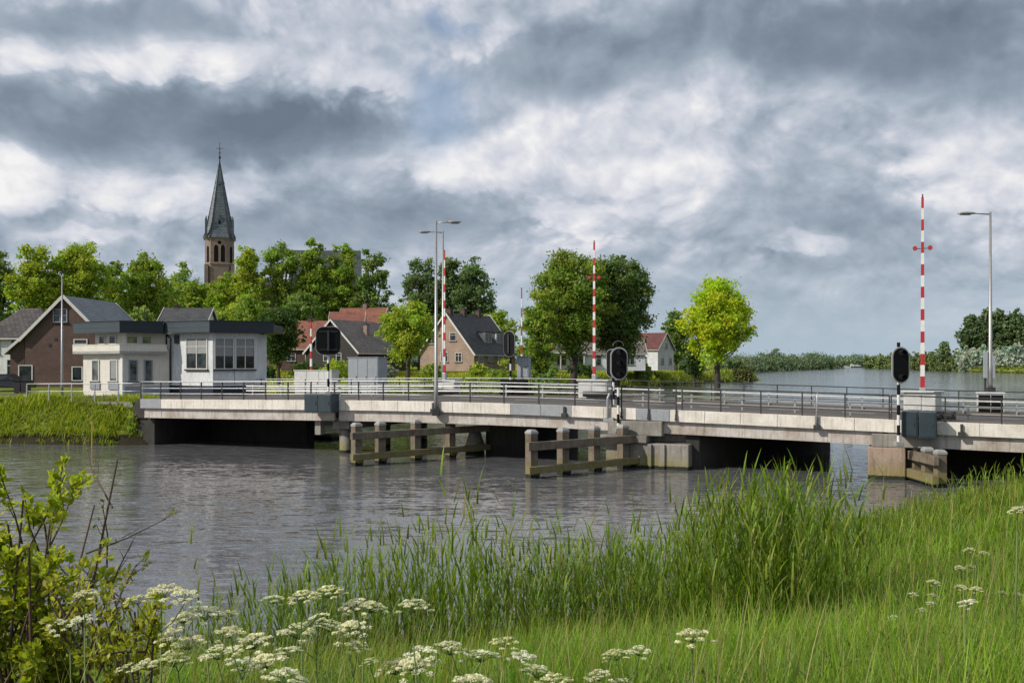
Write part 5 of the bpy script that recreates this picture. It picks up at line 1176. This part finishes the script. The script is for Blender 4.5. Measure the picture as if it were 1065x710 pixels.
# (px, py, width px) grouped into plants: first entry tops the plant
def cluster_label(px, py):
    return None
PL = [([(168,608,46),(143,618,30),(192,615,36)], 'tallest cream umbel of the left cluster, above the water edge'),
 ([(217,629,48),(190,638,36),(238,634,30)], 'broad cream umbel just right of the tallest one'),
 ([(88,613,38)], 'hazy pale umbel beside the bare twigs'), ([(62,645,36),(84,640,28)], 'pale umbel low in front of the shrub'),
 ([(285,618,32),(314,614,40),(341,609,42)], 'row of cream heads leaning right above the reeds'), ([(310,649,42),(345,645,36),(331,637,30)], 'double cream umbel below the leaning row'),
 ([(371,624,34),(386,626,40)], 'flat cream umbel left of the long pair'), ([(430,623,44)], 'flat cream umbel at the right of the long pair'),
 ([(240,652,40),(262,661,48)], 'domed cream umbel in the middle of the left cluster'), ([(196,661,42),(175,655,30)], 'cream umbel half hidden under the broad one'),
 ([(150,687,34),(131,690,30),(180,679,46)], 'low cream umbel group at the lower left'), ([(226,672,46),(252,684,38)], 'low wide cream umbel right of the lower left group'),
 ([(275,682,46),(300,671,36)], 'cream umbel right of the domed one'), ([(298,697,46)], 'lowest umbel near the bottom edge, left part'),
 ([(372,667,32),(362,648,38)], 'small cream umbel above the bottom middle group'), ([(408,687,46),(385,684,24)], 'wide low umbel left in the bottom middle group'),
 ([(437,674,40),(430,686,44)], 'cream umbel in the centre of the bottom middle group'), ([(470,667,40),(500,674,42)], 'cream umbel right in the bottom middle group'),
 ([(524,662,32)], 'small umbel above the bottom middle group at its right'), ([(545,678,36),(560,690,40)], 'faded umbel right of the bottom middle group'),
 ([(575,701,56)], 'umbel cut by the bottom edge, middle'), ([(495,704,50)], 'umbel cut by the bottom edge under the middle group'),
 ([(622,697,32)], 'small umbel low right of the middle'), ([(640,674,38),(665,672,32)], 'pair of flat umbels right of the middle'), ([(650,706,32)], 'umbel just above the bottom edge right of the middle'),
 ([(720,654,46)], 'single white umbel on a tall bare stem right of centre'),
 ([(1008,569,13),(1022,573,12)], 'small far umbel, topmost of the right group'), ([(998,588,12),(1010,587,12)], 'small far umbel second from the top on the right'),
 ([(972,603,14)], 'small far umbel left in the right group'), ([(950,616,12)], 'small far umbel at the left rim of the right group'), ([(971,617,12),(968,625,12)], 'small far double umbel in the right group'),
 ([(1000,608,16),(1015,610,14)], 'small far umbel pair in the centre of the right group'), ([(1005,623,24)], 'flat far umbel under the central pair of the right group'),
 ([(1042,614,14)], 'small far umbel near the right edge'), ([(1060,616,14)], 'small far umbel cut by the right edge'), ([(930,640,14)], 'thin umbel lowest left of the right group'),
 ([(958,632,13)], 'small umbel low in the right group'), ([(993,646,13)], 'lowest umbel of the right group'), ([(1058,527,24)], 'single umbel high at the right edge before the bridge')]
for heads, lab in PL:
    w0_ = heads[0][2]; Z0 = .135/(sum(h_[2] for h_ in heads)/len(heads))*1000; px0 = sum(h_[0] for h_ in heads)/len(heads)
    Z0 = min(max(Z0, 2.5), 10); x0_ = xat(px0, Z0); g_ = gz1(x0_, Z0)
    top = P(heads[0][0], heads[0][1], Z0); base = Vector((x0_+random.uniform(-.05,.05), Z0+random.uniform(-.05,.1), g_-.02))
    e = empty('cow_parsley', base.to_tuple(), lab, 'flower', 'cream flower umbels on the near bank'); m = MB()
    node = base.lerp(Vector((x0_,Z0,min(h_ and P(h_[0],h_[1],Z0).z for h_ in heads)-.14)), 1.0)
    sr = .0028 if Z0 < 5 else .005
    m.tube([base, base.lerp(node,.5)+Vector((.01,0,0)), node], [sr*1.4,sr*1.2,sr], 6)
    for j, (hx, hy, hw_) in enumerate(heads):
        p_ = P(hx, hy, Z0+ (0 if j == 0 else random.uniform(-.12,.12))); sc = hw_/1000*Z0/.135; c_ = p_-Vector((0,0,.045*sc))
        m.tube([node, node.lerp(c_,.5)+Vector((0,0,-.015)), c_], [sr,sr*.8,sr*.6], 5, cap=False)
        umbel_obj(e, (p_-base).to_tuple(), sc*random.uniform(.85,1.08), (random.uniform(-.2,.26), random.uniform(-.24,.24), random.uniform(0,6)), (j+int(hx)) % 4)
    m.build('stem', M_stem, e, smooth=True)

# ------------------------------------------------------------------ shrub at the left edge
def shrub(label, px, Z, top_list, nleaf, lsz, base, seed, bare=False):
    rng = np.random.default_rng(seed); x = xat(px,Z); g_ = gz1(x,Z); e = empty('shrub', (x,Z,g_), label, 'shrub'); m = MB(); tips = []
    def grow(p, q, r, depth):
        mid = p.lerp(q,.5)+Vector(rng.normal(size=3)*.04*(q-p).length); m.tube([p,mid,q],[r,r*.75,r*.45],5,cap=False)
        L = (q-p).length
        for s_ in np.linspace(.35 if depth else .2,1,9): tips.append((p.lerp(mid,s_*2) if s_ < .5 else mid.lerp(q,s_*2-1), (q-p).normalized(), depth))
        if depth < 2:
            for i in range(5 if not bare else 3):
                f = rng.uniform(.3,.95); s0 = p.lerp(q,f); dv = (q-p).normalized()+Vector(rng.normal(size=3)*.5); dv.z = abs(dv.z)*.8+.15
                grow(s0, s0+dv.normalized()*L*rng.uniform(.15,.32), r*.5, depth+1)
    for (tx,ty) in top_list:
        tp = P(tx,ty,Z+rng.uniform(-.35,.35)); b0 = Vector((x+rng.uniform(-.12,.12),Z+rng.uniform(-.12,.12),g_-.03)); grow(b0, tp, .011, 0)
    m.build('branches', M_twig, e, smooth=True)
    tp = [t for t in tips if t[0].z > g_+.25]; idxs = rng.choice(len(tp), nleaf); V = []; Cc = []; Fs = []
    for i in idxs:
        p, d_, dep = tp[i]; dirv = Vector(rng.normal(size=3))*.8+d_; dirv.z += .25; dirv.normalize(); nn = Vector(rng.normal(size=3))+Vector((0,0,1.2)); sd = dirv.cross(nn).normalized(); up = sd.cross(dirv)
        L = lsz*rng.uniform(.6,1.25); w = L*.25; o = p+Vector(rng.normal(size=3)*.012); k = len(V)
        V += [o, o+dirv*L*.35+sd*w-up*-.12*L*.3, o+dirv*L*.75+sd*w*.72+up*.02*L, o+dirv*L-up*.08*L, o+dirv*L*.75-sd*w*.72+up*.02*L, o+dirv*L*.35-sd*w+up*.036*L, o+dirv*L*.5-up*.05*L]
        Fs += [[k,k+1,k+6],[k+1,k+2,k+6],[k+2,k+3,k+6],[k+3,k+4,k+6],[k+4,k+5,k+6],[k+5,k,k+6]]
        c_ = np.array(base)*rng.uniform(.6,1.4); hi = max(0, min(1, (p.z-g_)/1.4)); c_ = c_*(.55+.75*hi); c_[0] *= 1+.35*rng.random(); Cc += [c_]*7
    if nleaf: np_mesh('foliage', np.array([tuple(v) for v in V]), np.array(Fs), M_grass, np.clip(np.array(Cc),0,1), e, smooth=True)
    return e
shrub('leafy green shrub with bright young leaves at the left edge', 22, 5.0, [(24,520),(44,528),(8,545),(-20,535),(52,545),(-45,545),(30,568),(-5,580),(46,588),(42,595),(16,595),(30,605),(50,622),(-20,610),(8,622),(64,640)], 8500, .048, (.22,.27,.03), 3)
shrub('bare reddish twigs rising over the water beside the leafy shrub', 68, 5.2, [(122,478),(98,525)], 30, .035, (.14,.17,.03), 8, True)
shrub('low sprawling leafy bramble behind the left umbels', 118, 4.4, [(60,622),(100,628),(140,636),(160,645),(118,618),(85,640),(130,655)], 2200, .035, (.24,.27,.04), 12)

# ------------------------------------------------------------------ sky
SUNV = Vector((-.80,-.36,.62)).normalized()
elev = math.asin(SUNV.z); azi = math.atan2(SUNV.x, SUNV.y)
world = bpy.data.worlds.new('World'); scene.world = world; world.use_nodes = True
world.cycles.sampling_method = 'MANUAL'; world.cycles.sample_map_resolution = 512
scene.cycles.max_bounces = 6; scene.cycles.diffuse_bounces = 3; scene.cycles.glossy_bounces = 3
nt = world.node_tree; nt.nodes.clear()
sky = nt.nodes.new('ShaderNodeTexSky'); sky.sky_type = 'NISHITA'; sky.sun_disc = False; sky.sun_elevation = elev; sky.sun_rotation = azi
bg1 = nt.nodes.new('ShaderNodeBackground'); bg1.inputs[1].default_value = .13; link(nt, sky.outputs[0], bg1.inputs[0])
tc = nt.nodes.new('ShaderNodeTexCoord').outputs['Generated']
sp_ = nt.nodes.new('ShaderNodeSeparateXYZ'); link(nt, tc, sp_.inputs[0]); dx_, dy_, dz_ = sp_.outputs
zc_ = math_(nt, 'MAXIMUM', dz_, 0.0)
zz = math_(nt, 'MULTIPLY', math_(nt, 'DIVIDE', zc_, math_(nt, 'ADD', zc_, .80)), 1.75)
def vec(a, b, c):
    n_ = nt.nodes.new('ShaderNodeCombineXYZ')
    for i, v in enumerate((a,b,c)):
        if hasattr(v,'links'): link(nt, v, n_.inputs[i])
        else: n_.inputs[i].default_value = v
    return n_.outputs[0]
Pv = vec(dx_, dy_, zz)
warp = nt.nodes.new('ShaderNodeTexNoise'); warp.inputs['Scale'].default_value = 5; warp.inputs['Detail'].default_value = 4; link(nt, Pv, warp.inputs['Vector'])
wv = nt.nodes.new('ShaderNodeVectorMath'); wv.operation = 'MULTIPLY_ADD'; link(nt, warp.outputs['Color'], wv.inputs[0]); wv.inputs[1].default_value = (.10,.10,.09); link(nt, Pv, wv.inputs[2])
Pw = wv.outputs[0]
def offs(v, o):
    a = nt.nodes.new('ShaderNodeVectorMath'); a.operation = 'ADD'; link(nt, v, a.inputs[0]); a.inputs[1].default_value = o; return a.outputs[0]
def billow(v, sc, det=3.5):
    t = nt.nodes.new('ShaderNodeTexVoronoi'); t.feature = 'F1'; t.inputs['Scale'].default_value = sc; t.inputs['Detail'].default_value = det
    t.inputs['Roughness'].default_value = .55; t.inputs['Lacunarity'].default_value = 2.3; t.normalize = True; link(nt, v, t.inputs['Vector']); return math_(nt, 'SUBTRACT', 1, t.outputs['Distance'])
fb1 = noise(nt, offs(Pw,(.3,.2,.7)), 4.2, 8, .52)
fb2 = noise(nt, offs(Pw,(.3-.016,.2-.008,.7+.026)), 4.2, 6, .52)
b1 = billow(Pw, 9.0); b2 = billow(offs(Pw,(-.012,-.006,.020)), 9.0)
# placed masses, in (x/y, z/y) of the view direction, edges broken by noise and billows
yy = math_(nt, 'MAXIMUM', dy_, .12)
uu = math_(nt, 'ADD', math_(nt, 'DIVIDE', dx_, yy), math_(nt, 'ADD', math_(nt, 'MULTIPLY', math_(nt, 'SUBTRACT', fb1, .5), .16), math_(nt, 'MULTIPLY', math_(nt, 'SUBTRACT', b1, .6), .11)))
vv = math_(nt, 'ADD', math_(nt, 'DIVIDE', dz_, yy), math_(nt, 'ADD', math_(nt, 'MULTIPLY', math_(nt, 'SUBTRACT', b1, .6), .10), math_(nt, 'MULTIPLY', math_(nt, 'SUBTRACT', fb2, .5), .07)))
front = math_(nt, 'GREATER_THAN', dy_, .12)
def blob(px, py, rx, ry, amp, sharp=1.0):
    a = math_(nt, 'DIVIDE', math_(nt, 'SUBTRACT', uu, (px-CX)/F), rx/F); b = math_(nt, 'DIVIDE', math_(nt, 'SUBTRACT', vv, (HY-py)/F), ry/F)
    r2 = math_(nt, 'ADD', math_(nt, 'MULTIPLY', a, a), math_(nt, 'MULTIPLY', b, b))
    if sharp > 1: r2 = math_(nt, 'POWER', r2, sharp)
    return math_(nt, 'MULTIPLY', math_(nt, 'EXPONENT', math_(nt, 'MULTIPLY', r2, -1)), amp)
def total(lst):
    s_ = lst[0]
    for b in lst[1:]: s_ = math_(nt, 'ADD', s_, b)
    return s_
DARK = [(150,112,230,46,-.34,2),(330,132,105,34,-.30,2),(130,8,170,28,-.22,1.6),(400,10,90,20,-.06,1),(610,60,100,40,-.24,1.6),(900,22,220,52,-.36,1.8),(1040,75,80,40,-.14,1.2),
       (400,210,130,36,-.14,1.4),(300,225,130,24,-.10,1),(860,190,110,50,-.13,1.3),(950,245,80,50,-.10,1),(680,262,70,40,-.10,1),(100,215,90,24,-.10,1),(560,260,60,30,-.04,1)]
LITE = [(38,44,40,20,.26,1.3),(232,62,42,26,.30,1.3),(150,55,40,20,.14,1),(28,172,48,28,.24,1.3),(150,188,70,20,.14,1),(385,88,45,16,.24,1),(482,172,38,26,.28,1.4),(512,22,26,26,.26,1.3),(690,105,80,28,.10,1),(600,226,70,16,.20,1.2),
       (836,250,44,24,.28,1.4),(720,165,70,28,.12,1),(1010,172,70,34,.13,1),(560,170,60,44,.08,1),(110,228,60,10,.16,1),(760,60,40,20,.08,1),(330,30,120,30,.06,1),(230,190,80,16,.06,1)]
bl = math_(nt, 'MULTIPLY', total([blob(*b) for b in DARK+LITE]), front)
soft = math_(nt, 'ADD', math_(nt, 'MULTIPLY', math_(nt, 'SUBTRACT', fb1, .5), .34), bl)
h1 = math_(nt, 'ADD', soft, math_(nt, 'MULTIPLY', math_(nt, 'SUBTRACT', b1, .6), .30))
edge = math_(nt, 'MULTIPLY', math_(nt, 'SUBTRACT', h1, .02), 16.0, clamp=True)         # crisp cumulus rims where the field rises
edge2 = math_(nt, 'MULTIPLY', math_(nt, 'ADD', h1, .12), 9.0, clamp=True)
lit = math_(nt, 'ADD', math_(nt, 'MULTIPLY', math_(nt, 'SUBTRACT', fb1, fb2), .9), math_(nt, 'MULTIPLY', math_(nt, 'SUBTRACT', b1, b2), 1.3))
V_ = math_(nt, 'ADD', .475, math_(nt, 'MULTIPLY', soft, .85))
V_ = math_(nt, 'ADD', V_, math_(nt, 'MULTIPLY', edge, .11))
V_ = math_(nt, 'ADD', V_, math_(nt, 'MULTIPLY', edge2, .07))
V_ = math_(nt, 'ADD', V_, math_(nt, 'MULTIPLY', lit, math_(nt, 'ADD', .45, math_(nt, 'MULTIPLY', edge2, .6))))
hz = math_(nt, 'MULTIPLY', math_(nt, 'SUBTRACT', 1, math_(nt, 'MULTIPLY', zc_, 12), clamp=True), .9, clamp=True)
mxh = nt.nodes.new('ShaderNodeMix'); link(nt, hz, mxh.inputs[0]); link(nt, V_, mxh.inputs[2]); mxh.inputs[3].default_value = .50
V_ = mxh.outputs[0]
cc_ = ramp(nt, V_, [(.05,(.135,.172,.22)),(.22,(.19,.235,.295)),(.38,(.295,.35,.42)),(.54,(.41,.455,.53)),(.72,(.57,.59,.65)),(.95,(.80,.79,.79))])
hzc = math_(nt, 'MULTIPLY', math_(nt, 'SUBTRACT', 1, math_(nt, 'MULTIPLY', zc_, 8.5), clamp=True), .8)
cc_ = mixc(nt, hzc, cc_, (.36,.455,.525))
bg2 = nt.nodes.new('ShaderNodeBackground'); link(nt, cc_, bg2.inputs[0]); bg2.inputs[1].default_value = 1.14
gap = math_(nt, 'MULTIPLY', total([blob(466,108,38,46,.65,1.6), blob(478,8,22,20,.75,1.6), blob(448,60,34,40,.22,1)]), front)
back_gap = math_(nt, 'MULTIPLY', ramp(nt, fb1, [(.5,(0,0,0)),(.62,(1,1,1))]), math_(nt, 'SUBTRACT', 1, front))
fac = math_(nt, 'SUBTRACT', 1, math_(nt, 'MULTIPLY', math_(nt, 'ADD', gap, math_(nt, 'MULTIPLY', back_gap, .5)), .85), clamp=True)
mx = nt.nodes.new('ShaderNodeMixShader'); link(nt, fac, mx.inputs[0]); link(nt, bg1.outputs[0], mx.inputs[1]); link(nt, bg2.outputs[0], mx.inputs[2])
wo = nt.nodes.new('ShaderNodeOutputWorld'); link(nt, mx.outputs[0], wo.inputs[0])
sl = bpy.data.lights.new('sun', 'SUN'); sl.energy = 4.2; sl.angle = R(.6); sl.color = (1,.93,.82)
so = bpy.data.objects.new('sun', sl); COL.objects.link(so); so.rotation_euler = (-SUNV).to_track_quat('-Z','Y').to_euler(); so.location = (0,0,80)

# ------------------------------------------------------------------ camera
cam = bpy.data.cameras.new('camera'); co = bpy.data.objects.new('camera', cam); COL.objects.link(co); scene.camera = co
co.location = (0,0,H); co.rotation_euler = (R(90),0,0)
cam.sensor_width = 36; cam.lens = F*36/1065; cam.shift_y = (HY-355)/1065; cam.clip_end = 20000; cam.clip_start = .05
scene.view_settings.view_transform = 'Standard'; scene.view_settings.look = 'None'; scene.view_settings.exposure = 0
